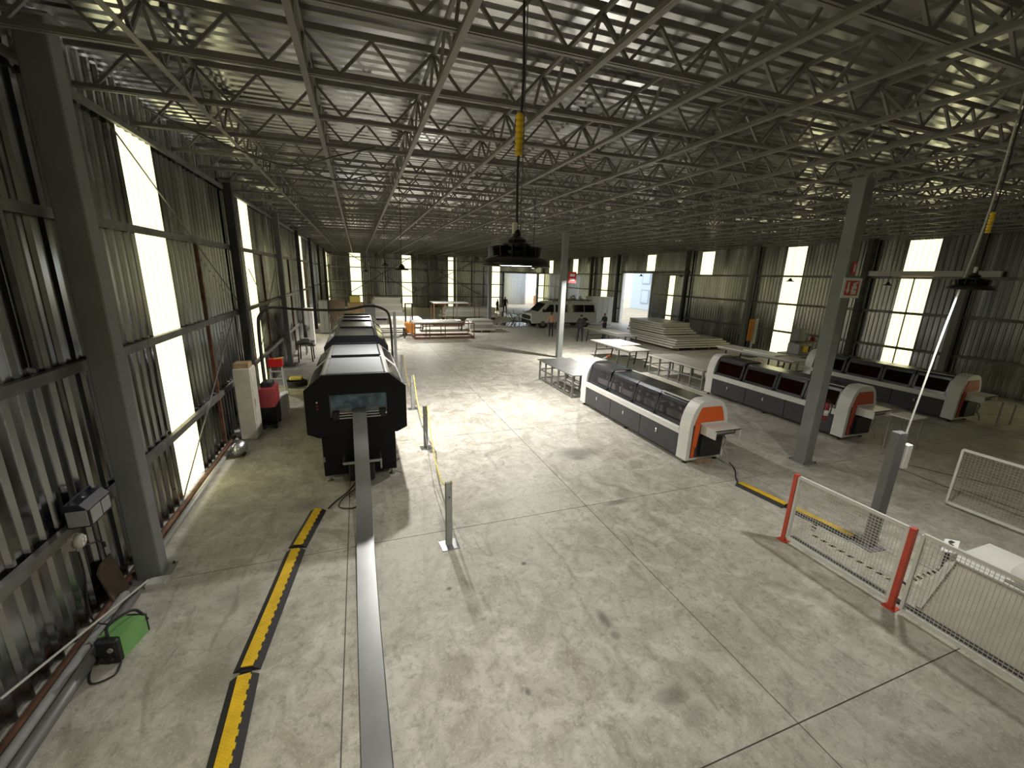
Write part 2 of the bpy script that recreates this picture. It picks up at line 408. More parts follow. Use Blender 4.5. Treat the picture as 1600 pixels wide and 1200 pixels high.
# two-way flat trusses with zigzag webs
DX, DY, DEP = 1.34, 1.39, .39
TX = [.95+DX*k for k in range(-2, 17)]
TX = [x for x in TX if XL+.3 < x < XR-.2]
TY = [5.5+DY*k for k in range(-3, 34)]
TY = [y for y in TY if y < YF-.15]
diag_t = MB().bar((0, 0, .03), (DX/4, 0, DEP), .030, .030).mesh('diagonal', 'truss_paint')
diag_t2 = MB().bar((0, 0, DEP), (DX/4, 0, .03), .030, .030).mesh('diagonal', 'truss_paint')
diag_l = MB().bar((0, 0, .0), (0, DY/4, DEP), .030, .030).mesh('diagonal', 'truss_paint')
diag_l2 = MB().bar((0, 0, DEP), (0, DY/4, .0), .030, .030).mesh('diagonal', 'truss_paint')
for yk in TY:
    t = link('roof_truss', None, ceiling, (0, yk, 0))
    mb = MB(); z0, z1 = zb(XL), zb(XR)
    mb.bar((XL+.1, -.017, z0+.01), (XR-.1, -.017, z1+.01), .024, .048); mb.bar((XL+.1, .02, z0-.015), (XR-.1, .015, z1-.012), .04, .010)
    mb.build('bottom_chord', 'truss_paint', t)
    mb = MB(); mb.bar((XL+.1, -.02, z0+DEP+.02), (XR-.1, -.02, z1+DEP+.02), .024, .05); mb.bar((XL+.1, .0, z0+DEP+.05), (XR-.1, .0, z1+DEP+.05), .07, .012)
    mb.build('top_chord', 'truss_paint', t)
    far = MB(); x = .95-3*DX; k = 0
    while x < XR-.4:
        up = (k % 2 == 0)     # even: from top node down to bottom node
        if x > XL+.05:
            if yk < 11.3 and x < 9.6:
                link('diagonal', diag_t2 if up else diag_t, t, (x, 0, zb(x)))
            else:
                a, b = (zb(x)+DEP, zb(x)+.03) if up else (zb(x)+.03, zb(x)+DEP)
                far.bar((x, 0, a), (x+DX/4, 0, b), .030)
        x += DX/4; k += 1
    w = far.build('web', 'truss_paint', t, fix=False); w['kind'] = 'stuff'
for xk in TX:
    t = link('roof_truss', None, ceiling, (xk, 0, zb(xk)))
    y0, y1 = TY[0]-.3, YF-.15
    mb = MB(); mb.bar((-.018, y0, -.045), (-.018, y1, -.045), .024, .048); mb.bar((.010, y0, -.066), (.010, y1, -.066), .042, .010)
    mb.build('bottom_chord', 'truss_paint', t)
    MB().bar((0, y0, DEP-.03), (0, y1, DEP-.03), .04, .04).build('top_chord', 'truss_paint', t)
    far = MB(); y = TY[0]; k = 0
    while y < y1-.4:
        up = (k % 2 == 0)
        if y < 11 and xk < 9.5: link('diagonal', diag_l2 if up else diag_l, t, (0, y, -.03))
        else:
            a, b = (DEP-.03, -.03) if up else (-.03, DEP-.03)
            far.bar((0, y, a), (0, y+DY/4, b), .030)
        y += DY/4; k += 1
    w = far.build('web', 'truss_paint', t, fix=False); w['kind'] = 'stuff'
# eave angle along the left wall and electrical conduits under the roof
MB().bar((XL+.09, YB, zb(XL)-.10), (XL+.09, YF, zb(XL)-.10), .06, .08).build('eave_angle', 'girt', ceiling)
MB().bar((XR-.09, YB, zb(XR)-.10), (XR-.09, YF, zb(XR)-.10), .06, .08).build('eave_angle', 'girt', ceiling)
MB().tube(spline([(-2.5, 7.4, 5.9), (-1.8, 8.0, 5.72), (-1.0, 8.6, 5.62), (-.2, 8.1, 5.75), (.4, 7.9, 5.9)], 6), .012, 6).build('cable', 'black_plastic', ceiling)
MB().tube(spline([(-1.0, 9.6, 5.9), (-.3, 9.9, 5.7), (.5, 9.8, 5.9)], 6), .012, 6).build('cable', 'black_plastic', ceiling)

# ------------------------------------------------------------------ columns
ORD = ['nearest', 'second', 'third', 'fourth', 'fifth', 'sixth', 'seventh', 'eighth']
def column(x, y, h, sx, sy, label, m='col_paint', plate=True, group=None):
    t = thing('steel_column', label, 'column', (x, y, 0), 0, group)
    MB().cbox(-sx/2, sx/2, -sy/2, sy/2, .012, h, .012).build('shaft', m, t)
    if plate:
        MB().box(-sx/2-.08, sx/2+.08, -sy/2-.08, sy/2+.08, 0, .014).build('base_plate', m, t)
        for i in (-1, 1):
            for j in (-1, 1): MB().lathe([(.016, .014), (.016, .035), (.008, .045)], 6, (i*(sx/2+.045), j*(sy/2+.045), 0)).build('anchor_bolt', 'dark_steel', t)
    MB().box(-sx/2-.06, sx/2+.06, -sy/2-.06, sy/2+.06, h-.02, h).build('cap_plate', m, t)
    return t
for i, y in enumerate((6.02, 18.8, 31.1, 43.6)):
    column(9.4, y, zb(9.4)-.08, .26, .26, ['tall grey steel column with red fire sign, in the middle of the hall', 'slim grey column with a small red sign, second along the central row', 'slim grey column in front of the far end wall near the wet floor', 'most distant slim column of the central row near the open gate'][i])
for i, y in enumerate((5.93, 12.75, 19.3, 25.2, 31.6, 37.9, 44.3)):
    column(XL+(.19 if i else .31), y, zb(XL)+(.1 if i else .25), (.18 if i else .26), (.24 if i else .22), '%s grey column from the camera along the left wall' % (ORD[i] if i else 'big grey box') if i else 'big grey box column against the left wall beside the green machine', 'col_paint' if i in (0, 2) else 'dark_steel', plate=(i < 3))
for i, y in enumerate((9.9, 13.6, 19.8, 25.4, 32.0+2.3, 39.1, 45.4)):
    column(XR-.25, y, zb(XR)-.1, .26, .24, '%s dark column from the camera along the right wall' % ORD[i], 'dark_steel' if i not in (0, 2) else 'col_paint', plate=False)

# ------------------------------------------------------------------ high-bay lamps
def lamp(pos, lit, label, near=False, watts=1.0, group='high-bay lamps hanging under the roof'):
    x, y, z = pos
    t = thing('high_bay_lamp', label, 'lamp', pos, 0, group); K = 1.3 if near else .85; t.scale = (K, K, K)
    n = 28 if near else 14
    MB().lathe([(.055, .03), (.17, .012), (.178, .0), (.172, .018), (.15, .038), (.10, .05), (.085, .055)], n).build('shade', 'lamp_black', t, True)
    MB().lathe([(.062, .052), (.082, .06), (.086, .075), (.06, .085), (.075, .095), (.075, .11), (.045, .12), (.05, .13), (.02, .15), (.02, .165)], n).build('heat_sink', 'lamp_black', t)
    for k in range(12 if near else 0):
        a = 2*math.pi*k/12
        MB().bar((.04*math.cos(a), .04*math.sin(a), .085), (.125*math.cos(a), .125*math.sin(a), .072), .006, .045).build('fin', 'lamp_black', t)
    MB().lathe([(.085, .004), (.085, .012)], n).build('lens', 'lamp_on' if lit else 'lamp_off', t)
    h = (zr(x)-z+.02)/K
    pts = [(0, 0, .16), (-.006, 0, h*.25), (.008, .0, h*.45), (-.004, .004, h*.7), (0, 0, h)]
    MB().tube(spline(pts, 5), .0062 if near else .009, 6).build('cord', 'black_plastic', t)
    if near:
        MB().tube([(.018, 0, .15), (.018, 0, h)], .003, 6).build('safety_wire', 'girt', t)
        b = MB()
        for k in range(7): b.lathe([(.015, .0), (.020, .010), (.020, .016), (.015, .026)], 12, (-.004, 0, .52+k*.026))
        b.build('spring_balancer', 'yellow', t)
        MB().cbox(-.024, .0, -.010, .013, .16, .215, .004).build('junction_box', 'cloth_white', t)
        MB().lathe([(.012, 0), (.02, .015), (.012, .03)], 10, (0, 0, .15)).build('hanger', 'lamp_black', t)
    if lit:
        ld = bpy.data.lights.new('lamp_light', 'AREA'); ld.shape = 'DISK'; ld.size = .16; ld.energy = LAMP_W*watts; ld.color = (1, .965, .90); ld.spread = R_(158)
        lo = bpy.data.objects.new('lamp_light', ld); COL.objects.link(lo); lo.parent = t; lo.location = (0, 0, -.012)
    return t
lamp((1.01, 2.74, 3.985), True, 'big black high-bay lamp hanging close to the camera with yellow balancer', True, .27)
lamp((7.25, 3.10, 3.93), True, 'black high-bay lamp hanging at the far right of the picture', True, .22)
lamp((.95, 10.0, 3.98), True, 'lit high-bay lamp above the black machine', False, .9)
lamp((4.75, 11.5, 4.16), True, 'lit high-bay lamp half hidden behind the big near lamp', False, 1.05)
lamp((.43, 23.7, 3.92), True, 'lit high-bay lamp above the rear end of the black machine', False, 1.1)
lamp((1.03, 17.4, 4.17), False, 'unlit black high-bay lamp between the two lit ones over the machine')
lamp((4.5, 30.2, 4.08), True, 'lit high-bay lamp above the red racks at the far end', False, 1.6)
lamp((10.4, 17.5, 4.12), True, 'lit high-bay lamp just right of the second central column', False, 1.7)
lamp((15.9, 12.1, 4.05), False, 'unlit high-bay lamp in front of the second bright strip of the right wall')
lamp((19.0, 10.5, 4.02), False, 'unlit high-bay lamp left of the right wall header rail')
lamp((19.2, 21.9, 4.2), False, 'unlit high-bay lamp above the panel stack, nearer of two')
lamp((18.4, 24.9, 4.2), False, 'unlit high-bay lamp above the panel stack, further of two')
lamp((11.4, 43.0, 4.15), False, 'unlit high-bay lamp before the far wall beside the central column')
lamp((8.0, 43.0, 4.1), False, 'unlit high-bay lamp before the far wall at the third bright strip')

# ------------------------------------------------------------------ black roll-forming machine on the left
CX, Y0 = -.14, 7.9
mch = thing('roll_forming_machine', 'long black roll-forming machine with silver hood and octagonal black front', 'machine', (CX, Y0, 0))
OUT = [(-.70,.93),(.70,.93),(.885,1.02),(.885,1.84),(.58,2.11),(-.58,2.11),(-.885,1.84),(-.885,1.02)]
f = MB()
f.prism([(-.70,.93),(-.48,.93),(-.48,2.11),(-.58,2.11),(-.885,1.84),(-.885,1.02)], 'y', 0, .07)
f.prism([(.70,.93),(.53,.93),(.53,2.11),(.58,2.11),(.885,1.84),(.885,1.02)], 'y', 0, .07)
f.prism([(-.48,1.74),(.53,1.74),(.53,2.11),(-.48,2.11)], 'y', 0, .07)
f.prism([(-.48,.93),(.53,.93),(.53,1.28),(-.48,1.28)], 'y', 0, .07)
face = f.build('front_plate', 'black_paint', mch)
MB().box(-.48, .53, .30, .32, 1.28, 1.74).build('inner_plate', 'black_paint', mch)
MB().box(-.46, .51, .05, .058, 1.45, 1.72).build('slot_pane', 'plastic_curtain', mch)
for k, (z, r) in enumerate(((1.495, .045), (1.59, .04), (1.67, .04))):
    MB().lathe([(r*.5, -.42), (r, -.40), (r, .40), (r*.5, .42)], 14, (.02, .2, z), 'x').build('roller', 'chrome', mch, True)
for z in (1.285, 1.325, 1.365):
    MB().box(-.32, .40, -.05+.03*(z-1.285)/.04, .22, z, z+.022).build('guide_plate', 'steel', mch)
for x in (-.38, .44): MB().cbox(x-.06, x+.06, -.03, .12, 1.27, 1.42, .01).build('side_guide', 'black_plastic', mch)
MB().lathe([(.02, 0), (.02, -.05), (.012, -.06)], 10, (.50, -.03, 1.36), 'y').build('knob', 'chrome', mch)
for z, m in ((1.62, 'chrome'), (1.555, 'dark_red'), (1.50, 'dark_red')):
    MB().lathe([(.022, 0), (.022, -.02), (.015, -.03)], 12, (-.68, 0, z), 'y').build('push_button', m, mch)
LEN = 11.6
# lower cabinet
MB().box(-.66, .66, .06, LEN, .13, .93).build('lower_cabinet', 'black_paint', mch)
for s in (-1, 1):
    for k in range(8):
        y = .5+k*1.42
        dr = MB().box(s*.66-.008, s*.66+.008, y, y+1.34, .2, .88).build('cabinet_door', 'black_paint', mch)
        MB().box(s*.675-.01, s*.675+.01, y+1.2, y+1.24, .5, .6).build('latch', 'steel', dr)
MB().box(-.655, -.63, .05, .065, .42, .52).build('latch', 'steel', mch)
for x in (-.58, .58):
    for y in (.12, 3.8, 7.6, 11.4):
        MB().lathe([(.06, 0), (.06, .02), (.02, .03), (.02, .14)], 10, (x, y, 0)).build('foot', 'steel', mch)
# hoods: three modules, dark gaps between
for (a, b) in ((.07, 3.55), (4.85, 9.1), (9.35, LEN)):
    hd = MB().prism([(-.70,.95),(.70,.95),(.865,1.03),(.865,1.82),(.57,2.085),(-.57,2.085),(-.865,1.82),(-.865,1.03)], 'y', a, b).build('hood', 'silver_frame', mch)
    n = 2
    for k in range(n):
        y0, y1 = a+(b-a)*k/n+.10, a+(b-a)*(k+1)/n-.10
        MB().box(-.50, .50, y0, y1, 2.085, 2.098).build('top_panel', 'silver_paint', hd)
        MB().box(-.50, .50, y1, y1+.05, 2.084, 2.15).build('dark_gap_bar', 'black_paint', hd); MB().box(.50, .53, y0, y1, 2.084, 2.105).build('dark_gap_bar', 'black_paint', hd)  # black bars drawn for the dark gaps around the raised panels
        for s in (-1, 1):
            d = Vector((s*.295, 0, -.265)).normalized(); nrm = Vector((s*.265, 0, .295)).normalized()
            c = Vector((s*.7175, 0, 1.9525))
            q = [c+d*u+nrm*w+Vector((0, y, 0)) for w in (.001, .012) for u, y in ((-.14, y0+.12), (.14, y0+.12), (.14, y1-.1), (-.14, y1-.1))]
            MB().add(q, [(0,1,2,3),(4,5,6,7),(0,1,5,4),(1,2,6,5),(2,3,7,6),(3,0,4,7)]).build('side_window', 'dark_glass', hd)
            MB().box(s*.868-.008, s*.868+.008, y0, y1, 1.1, 1.78).build('side_door', 'silver_paint', hd)
for (a, b) in ((3.55, 4.85), (9.1, 9.35)):
    MB().box(-.62, .62, a, b, .9, 1.45).build('gearbox_bay', 'black_paint', mch)
    for k in range(3 if b-a > 1 else 0): MB().lathe([(.09, -.3), (.09, .3)], 14, (-.05, a+.3+k*.35, 1.58), 'x').build('forming_roll', 'chrome', mch, True)
    if b-a > 1:
        for x in (-.35, -.12, .22): MB().cbox(x-.05, x+.05, a+.55, a+.75, 1.45, 1.92, .01).build('roll_stand', 'silver_paint', mch)
        MB().prism([(-.70,.95),(.70,.95),(.87,1.03),(.87,1.83),(.575,2.14),(-.575,2.14),(-.87,1.83),(-.87,1.03)], 'y', b-.05, b).build('module_face', 'black_paint', mch)
# bracket below the slot that carries the strip, plus floor foot
MB().bar((-.30, -.28, .50), (.36, -.28, .50), .03, .05).bar((-.30, -.28, .50), (-.30, .1, .50), .03).bar((.36, -.28, .50), (.36, .1, .50), .03).bar((.36, -.28, .5), (.36, -.28, .33), .03).build('strip_bracket', 'steel', mch)
MB().cbox(-.22, .24, -.22, .05, .10, .42, .02).build('guide_block', 'black_plastic', mch)
MB().cbox(-.06, .12, -.42, -.12, 0, .26, .02).build('guide_foot', 'black_plastic', mch)
MB().tube(spline([(-.05, -.35, .2), (-.25, -.5, .04), (-.45, -.75, .015), (-.55, -.95, .015)], 6), .013, 6).build('power_cable', 'rubber', mch)
MB().tube(spline([(0, -.4, .1), (-.3, -.62, .015), (-.38, -.95, .015), (-.15, -1.05, .015), (.02, -.85, .015)], 6), .010, 6).build('power_cable', 'rubber', mch)

# the steel strip running into it, sagging to the floor, right edge turned up
def strip():
    C = spline([(-.115, 8.15, 1.435), (-.115, 7.82, 1.425), (-.115, 7.55, 1.15), (-.115, 7.2, .72), (-.115, 6.7, .36), (-.115, 6.0, .14), (-.115, 5.2, .06), (-.105, 4.2, .035), (-.085, 3.0, .035), (-.06, 1.8, .035), (-.04, .6, .035)], 10)
    mb = MB(); w = .118; n = len(C)
    for i, p in enumerate(C):
        lip = .035*min(1, max(0, (6.5-p.y)/2.0))
        for dz in (0, -.003):
            mb.v += [(p.x-w, p.y, p.z+dz), (p.x+w, p.y, p.z+dz), (p.x+w+.006, p.y, p.z+dz+lip*.4), (p.x+w+.008, p.y, p.z+dz+lip)]
    for i in range(n-1):
        a, b = i*8, (i+1)*8
        for k in range(3): mb.f += [(a+k, a+k+1, b+k+1, b+k), (a+4+k, b+4+k, b+5+k, a+5+k)]
        mb.f += [(a, b, b+4, a+4), (a+3, a+7, b+7, b+3)]
    return mb.build('steel_strip', 'coil_steel', None, False)
tag(strip(), 'long flat grey steel strip running along the floor into the black machine', 'steel strip')

# ------------------------------------------------------------------ cable protectors
def protector(p, q, label, group, over=False):
    p, q = Vector(p), Vector(q); L_ = (q-p).length; ang = math.atan2(q.y-p.y, q.x-p.x)
    t = thing('cable_protector', label, 'cable cover', (p.x, p.y, 0), ang, group)
    W2 = .125
    MB().prism([(-W2, 0), (W2, 0), (W2, .008), (.055, .05), (-.055, .05), (-W2, .008)], 'x', 0, L_).build('ramp', 'rubber', t)
    lid = MB().box(.01, L_-.01, -.055, .055, .05, .058)
    n = int(L_/.11)
    for k in range(n):
        x = .03+k*.11
        lid.box(x, x+.055, .05, .068, .046, .056)
    ld = lid.build('lid', 'yellow', t)
    st = MB()
    for k in range(int(L_/.035)):
        for j in (-.036, -.012, .012, .036):
            x = .03+k*.035+(.016 if j in (-.012, .036) else 0)
            st.box(x-.006, x+.006, j-.006, j+.006, .058, .0605)
    o = st.build('tread_studs', 'yellow', ld, fix=False); o['kind'] = 'stuff'
    for k in range(2):
        MB().box(-.03 if k == 0 else L_, .0 if k == 0 else L_+.03, -.05, .05, .004, .03).build('connector', 'rubber', t)
    return t
LP = [(-.84, 6.97), (-1.055, 5.93), (-1.275, 3.95), (-1.22, 2.0)]
nm = ['yellow and black cable ramp segment ending at the black machine', 'middle yellow and black cable ramp segment on the left floor', 'yellow and black cable ramp segment nearest the camera on the left']
for k in range(3):
    a, b = Vector((*LP[k], 0)), Vector((*LP[k+1], 0)); d = (b-a).normalized()*.035
    protector(a+d, b-d, nm[k], 'cable ramps left of the steel strip')
protector((6.99, 5.58), (7.115, 4.66), 'yellow and black cable ramp segment nearer the white machine, behind the fence', 'cable ramps behind the fence')
protector((7.135, 4.56), (7.26, 3.62), 'yellow and black cable ramp segment ending at the grey power post', 'cable ramps behind the fence')

# ------------------------------------------------------------------ barrier posts and yellow chain
PP = [(1.06, 5.38), (1.27, 9.10), (1.33, 12.1), (1.36, 15.4)]
pn = ['grey barrier post nearest the camera with a square foot plate', 'second grey barrier post from the camera, beside the black machine', 'third grey barrier post from the camera', 'fourth grey barrier post, furthest one beside the machine']
for (x, y), lb in zip(PP, pn):
    t = thing('barrier_post', lb, 'barrier post', (x, y, 0), .1, 'posts of the yellow barrier')
    MB().box(-.13, .13, -.12, .12, 0, .012).build('foot_plate', 'steel', t)
    sh = MB(); sh.box(-.045, .045, -.012, -.006, .012, 1.02); sh.box(-.045, -.039, -.012, .045, .012, 1.02); sh.box(.039, .045, -.012, .045, .012, 1.02)
    sh.box(-.045, .045, .040, .045, .012, 1.02); sh.box(-.045, .045, -.012, .045, 1.015, 1.02); sh.build('upright', 'dusty_grey', t)
    MB().lathe([(.011, 0), (.011, -.006)], 10, (.005, -.012, .80), 'y').build('bolt_hole', 'black_plastic', t)
    MB().tube([(.03, .02, 1.02), (.035, .02, 1.04), (.05, .02, 1.04), (.055, .02, 1.01)], .006, 6).build('hook', 'pale_yellow', t)
def chain():
    mb = MB()
    pts = []
    for k in range(len(PP)-1):
        (x0, y0), (x1, y1) = PP[k], PP[k+1]
        for i in range(24):
            t = i/24; sag = .68*(4*t*(1-t)); pts.append(Vector((x0+(x1-x0)*t+.05, y0+(y1-y0)*t, 1.02-sag)))
    pts.append(Vector((PP[-1][0]+.05, PP[-1][1], 1.02)))
    mb.tube(pts, .011, 6)
    for i in range(0, len(pts)-1):
        d = pts[i+1]-pts[i]; mb.bar(pts[i]+d*.2, pts[i]+d*.55, .03, .012)
    return mb.build('barrier_chain', 'pale_yellow')
tag(chain(), 'yellow chain sagging between the grey barrier posts', 'chain')
tag(MB().tube([(1.06, 5.42, .45), (1.12, 7.2, .14), (1.25, 9.06, .42)], .005, 5).build('cord', 'dusty_grey'), 'thin grey cord hanging below the yellow chain', 'cord')

# conduit arching over the black machine to its own post
t = thing('conduit_post', 'tall grey post right of the black machine carrying a black conduit', 'post', (1.2, 16.2, 0))
MB().cbox(-.05, .05, -.05, .05, .012, 2.5, .006).build('upright', 'dusty_grey', t); MB().box(-.12, .12, -.12, .12, 0, .013).build('foot_plate', 'steel', t)
tag(MB().tube(spline([(-2.5, 12.4, .02), (-2.5, 12.4, 2.3), (-2.5, 12.9, 2.75), (-2.5, 14.2, 2.80), (-2.4, 15.6, 2.68), (-1.7, 16.2, 2.58), (-.5, 16.2, 2.58), (.3, 16.2, 2.72), (.8, 16.2, 2.62), (1.03, 16.2, 2.3), (1.08, 16.2, 1.2), (1.06, 16.2, .35)], 8), .042, 10).build('conduit', 'rubber', None, True), 'thick black flexible conduit arching over the black machine', 'conduit')

# ------------------------------------------------------------------ white and charcoal profile machines on the right
def arch(w=1.05, z0=.10, zs=.86, zt=1.46, inset=0.0):
    # outline of the end caps: vertical cheeks, sides leaning in, rounded shoulders
    a = [(inset, z0+inset), (w-inset, z0+inset), (w-inset, zs)]
    r = [(w-inset-.02, zs+.15), (w-inset-.06, zs+.30), (w-inset-.12, zs+.42), (w-inset-.20, zt-inset-.07), (w-inset-.30, zt-inset-.015), (w-inset-.40, zt-inset)]
    return a + r + [(w-x, z) for x, z in reversed(r)] + [(inset, zs)]
def profiler(loc, label, win, doors, orange, seen='full', L=4.75, beacon=True):
    t = thing('profile_machine', label, 'machine', loc, 0, 'white and charcoal profile machines')
    w = 1.05
    MB().prism(arch(w), 'y', 0, .30).build('end_cap', 'white_paint', t)
    MB().prism(arch(w), 'y', L-.30, L).build('end_cap', 'white_paint', t)
    MB().box(.10, w-.10, -.012, 0, .16, .92).build('end_recess', 'charcoal', t)
    MB().prism([(.13, .97), (.93, .97), (.86, 1.18), (.80, 1.31), (.27, 1.31), (.20, 1.18)], 'y', -.014, 0).build('end_panel', orange, t)
    MB().prism([(.11, .40), (.22, .40), (.27, .97), (.13, .97)], 'y', -.03, -.012).build('end_trim', orange, t)
    MB().cbox(.11, .19, -.03, -.012, .18, .42, .004).build('end_trim', orange, t)
    tr = MB(); tr.box(.30, 1.0, -.42, -.01, .90, .925); tr.box(.30, .325, -.42, -.01, .72, .90); tr.box(.975, 1.0, -.42, -.01, .72, .90); tr.box(.30, 1.0, -.42, -.40, .90, .92)
    tray = tr.build('outfeed_tray', 'white_paint', t)
    MB().box(.325, .975, -.30, -.02, .76, .90).build('tray_block', 'charcoal', tray); MB().box(.36, .94, -.31, -.30, .80, .86).build('tray_slot', 'steel', tray)
    MB().cbox(.30, .88, -.10, -.01, .2, .68, .01).build('gearbox', 'black_plastic', t)
    MB().tube(spline([(.9, -.05, .7), (.97, -.12, .5), (.93, -.1, .35), (1.0, -.16, .2), (.97, -.2, .06)], 5), .02, 6).build('hose', 'dusty_grey', t)
    # chassis, ledges and doors
    MB().box(.03, w-.03, .30, L-.30, .10, .74).build('chassis', 'charcoal', t)
    for s in (0, 1):
        x0, x1 = (-.012, .06) if s == 0 else (w-.06, w+.012)
        MB().cbox(x0, x1, .30, L-.30, .72, .79, .008).build('ledge', 'white_paint', t)
        MB().box(*((0.0, .03) if s == 0 else (w-.03, w)), .30, L-.30, .64, .72).build('side_rail', 'white_paint', t)
        for k in range(3):
            a, b = .32+k*(L-.64)/3, .32+(k+1)*(L-.64)/3-.02
            x0, x1 = (.004, .03) if s == 0 else (w-.03, w-.004)
            d = MB().box(x0, x1, a, b, .13, .63).build('cabinet_door', doors, t)
            xx = -.004 if s == 0 else w+.004
            MB().cbox(xx-.008, xx+.008, (a+b)/2+.02, (a+b)/2+.06, .40, .50, .003).build('lock', 'chrome', d)
    # hood covers with windows
    segs = [(.30, 1.22), (1.25, 2.12), (2.15, 3.28), (3.34, L-.30)]
    for i, (a, b) in enumerate(segs):
        dz = .03 if i == 3 else 0
        prof = [(.05, .79), (.16, 1.30+dz), (.23, 1.37+dz), (w-.23, 1.37+dz), (w-.16, 1.30+dz), (w-.05, .79)]
        cv = MB()
        th = .02
        inn = [(.05+th, .79), (.16+th, 1.29+dz), (.24, 1.35+dz), (w-.24, 1.35+dz), (w-.16-th, 1.29+dz), (w-.05-th, .79)]
        # roof of the cover
        cv.add([(x, y, z) for y in (a, b) for x, z in prof[1:5]]+[(x, y, z) for y in (a, b) for x, z in inn[1:5]],
               [(0,1,5,4),(1,2,6,5),(2,3,7,6),(8,12,13,9),(9,13,14,10),(10,14,15,11),(0,4,12,8),(3,11,15,7),(0,8,9,1),(1,9,10,2),(2,10,11,3),(4,5,13,12),(5,6,14,13),(6,7,15,14)])
        # side frames around the windows
        for s in (0, 1):
            def X(z): 
                v = .05+(z-.79)/(1.30+dz-.79)*.11
                return v if s == 0 else w-v
            for (z0, z1, y0, y1) in ((.79, .87, a, b), (1.24+dz, 1.31+dz, a, b), (.79, 1.31+dz, a, a+.07), (.79, 1.31+dz, b-.07, b)):
                o = .02*(1 if s == 0 else -1)
                cv.add([(X(z0), y0, z0), (X(z0), y1, z0), (X(z1), y1, z1), (X(z1), y0, z1), (X(z0)+o, y0, z0), (X(z0)+o, y1, z0), (X(z1)+o, y1, z1), (X(z1)+o, y0, z1)],
                       [(0,1,2,3),(7,6,5,4),(0,4,5,1),(1,5,6,2),(2,6,7,3),(3,7,4,0)])
        c = cv.build('hood_cover', 'gunmetal', t)
        for s in (0, 1):
            def X(z, e=0):
                v = .05+(z-.79)/(1.30+dz-.79)*.11+e
                return v if s == 0 else w-v
            z0, z1, y0, y1 = .86, 1.25+dz, a+.06, b-.06
            MB().add([(X(z0,.008), y0, z0), (X(z0,.008), y1, z0), (X(z1,.008), y1, z1), (X(z1,.008), y0, z1), (X(z0,.013), y0, z0), (X(z0,.013), y1, z0), (X(z1,.013), y1, z1), (X(z1,.013), y0, z1)],
                     [(0,1,2,3),(7,6,5,4),(0,4,5,1),(1,5,6,2),(2,6,7,3),(3,7,4,0)]).build('window', win, c)
        if i == 0: MB().box(.155, .23, a+.02, b-.02, 1.375, 1.385).build('gloss_strip', 'white_paint', c)  # lamp gloss on the hood edge, painted as a white strip
        # works inside
        MB().cbox(.35, .70, a+.05, b-.05, .79, .95, .01).build('forming_bed', 'off_white', t)
        for k in range(3):
            y = a+.15+k*(b-a-.3)/2
            MB().lathe([(.05, -.16), (.09, -.14), (.09, .14), (.05, .16)], 12, (.52, y, 1.05), 'x').build('forming_roll', 'chrome', t, True)
    for x in (.1, w-.1):
        for y in (.12, L/2, L-.12):
            MB().lathe([(.05, 0), (.05, .02), (.02, .03), (.02, .10)], 10, (x, y, 0)).build('foot', 'dark_steel', t)
    if beacon:
        bc = MB().tube([(.55, L-.2, 1.46), (.78, L-.12, 1.52)], .022, 8).build('beacon', 'white_paint', t); MB().tube([(.78, L-.12, 1.52), (.93, L-.07, 1.56)], .028, 8).build('beacon_lens', 'orange', bc)
    return t
profiler((6.55, 6.62, 0), 'white and charcoal profile machine with bright orange end, standing in the open floor', 'smoked', 'charcoal', 'orange')
profiler((11.65, 6.62, 0), 'white and charcoal profile machine with reddish windows, middle one of three', 'red_smoked', 'charcoal', 'dull_orange', beacon=False)
profiler((16.75, 6.7, 0), 'white and charcoal profile machine nearest the right wall', 'red_smoked', 'charcoal', 'dull_orange', beacon=False)
tag(MB().cbox(6.85, 7.28, 6.55, 6.85, 0, .095, .01).build('wood_block', 'wood'), 'wooden block under the orange end of the nearest white machine', 'wood block')
tag(MB().tube(spline([(7.55, 6.35, .06), (7.45, 6.1, .012), (7.15, 5.8, .012), (7.0, 5.6, .02)], 6), .012, 6).build('floor_cable', 'rubber'), 'black cable from the orange-ended machine to the cable ramp', 'cable')
tag(MB().tube(spline([(11.57, 5.3, .012), (11.9, 4.6, .012), (12.31, 3.9, .012), (12.6, 2.9, .012)], 6), .010, 6).build('floor_cable', 'grey_cable'), 'dark cable curving over the floor before the middle machine', 'cable')
tag(MB().tube(spline([(11.2, 5.3, .012), (11.09, 4.0, .012), (11.03, 3.1, .012), (11.1, 2.2, .012)], 6), .010, 6).build('floor_cable', 'grey_cable'), 'straight dark cable lying nearer the lone mesh panel', 'cable')
# side table of the middle machine
t = thing('outfeed_table', 'small white-topped outfeed stand at the middle machine', 'stand', (12.3, 5.62, 0))
MB().box(.0, .62, .0, .46, .86, .89).build('table_top', 'sign_white', t)
for x in (.04, .58):
    for y in (.04, .42): MB().bar((x, y, 0), (x, y, .86), .03).build('leg', 'dusty_grey', t)
t = thing('outfeed_table', 'tilted white outfeed stand at the machine nearest the right wall', 'stand', (17.6, 5.45, 0))
MB().add([(0,0,.78),(.9,0,.62),(.9,.7,.62),(0,.7,.78),(0,0,.81),(.9,0,.65),(.9,.7,.65),(0,.7,.81)], [(3,2,1,0),(4,5,6,7),(0,1,5,4),(1,2,6,5),(2,3,7,6),(3,0,4,7)]).build('table_top', 'off_white', t)
for x, z in ((.05, .77), (.85, .63)):
    for y in (.05, .65): MB().bar((x, y, 0), (x, y, z), .035).build('leg', 'dusty_grey', t)

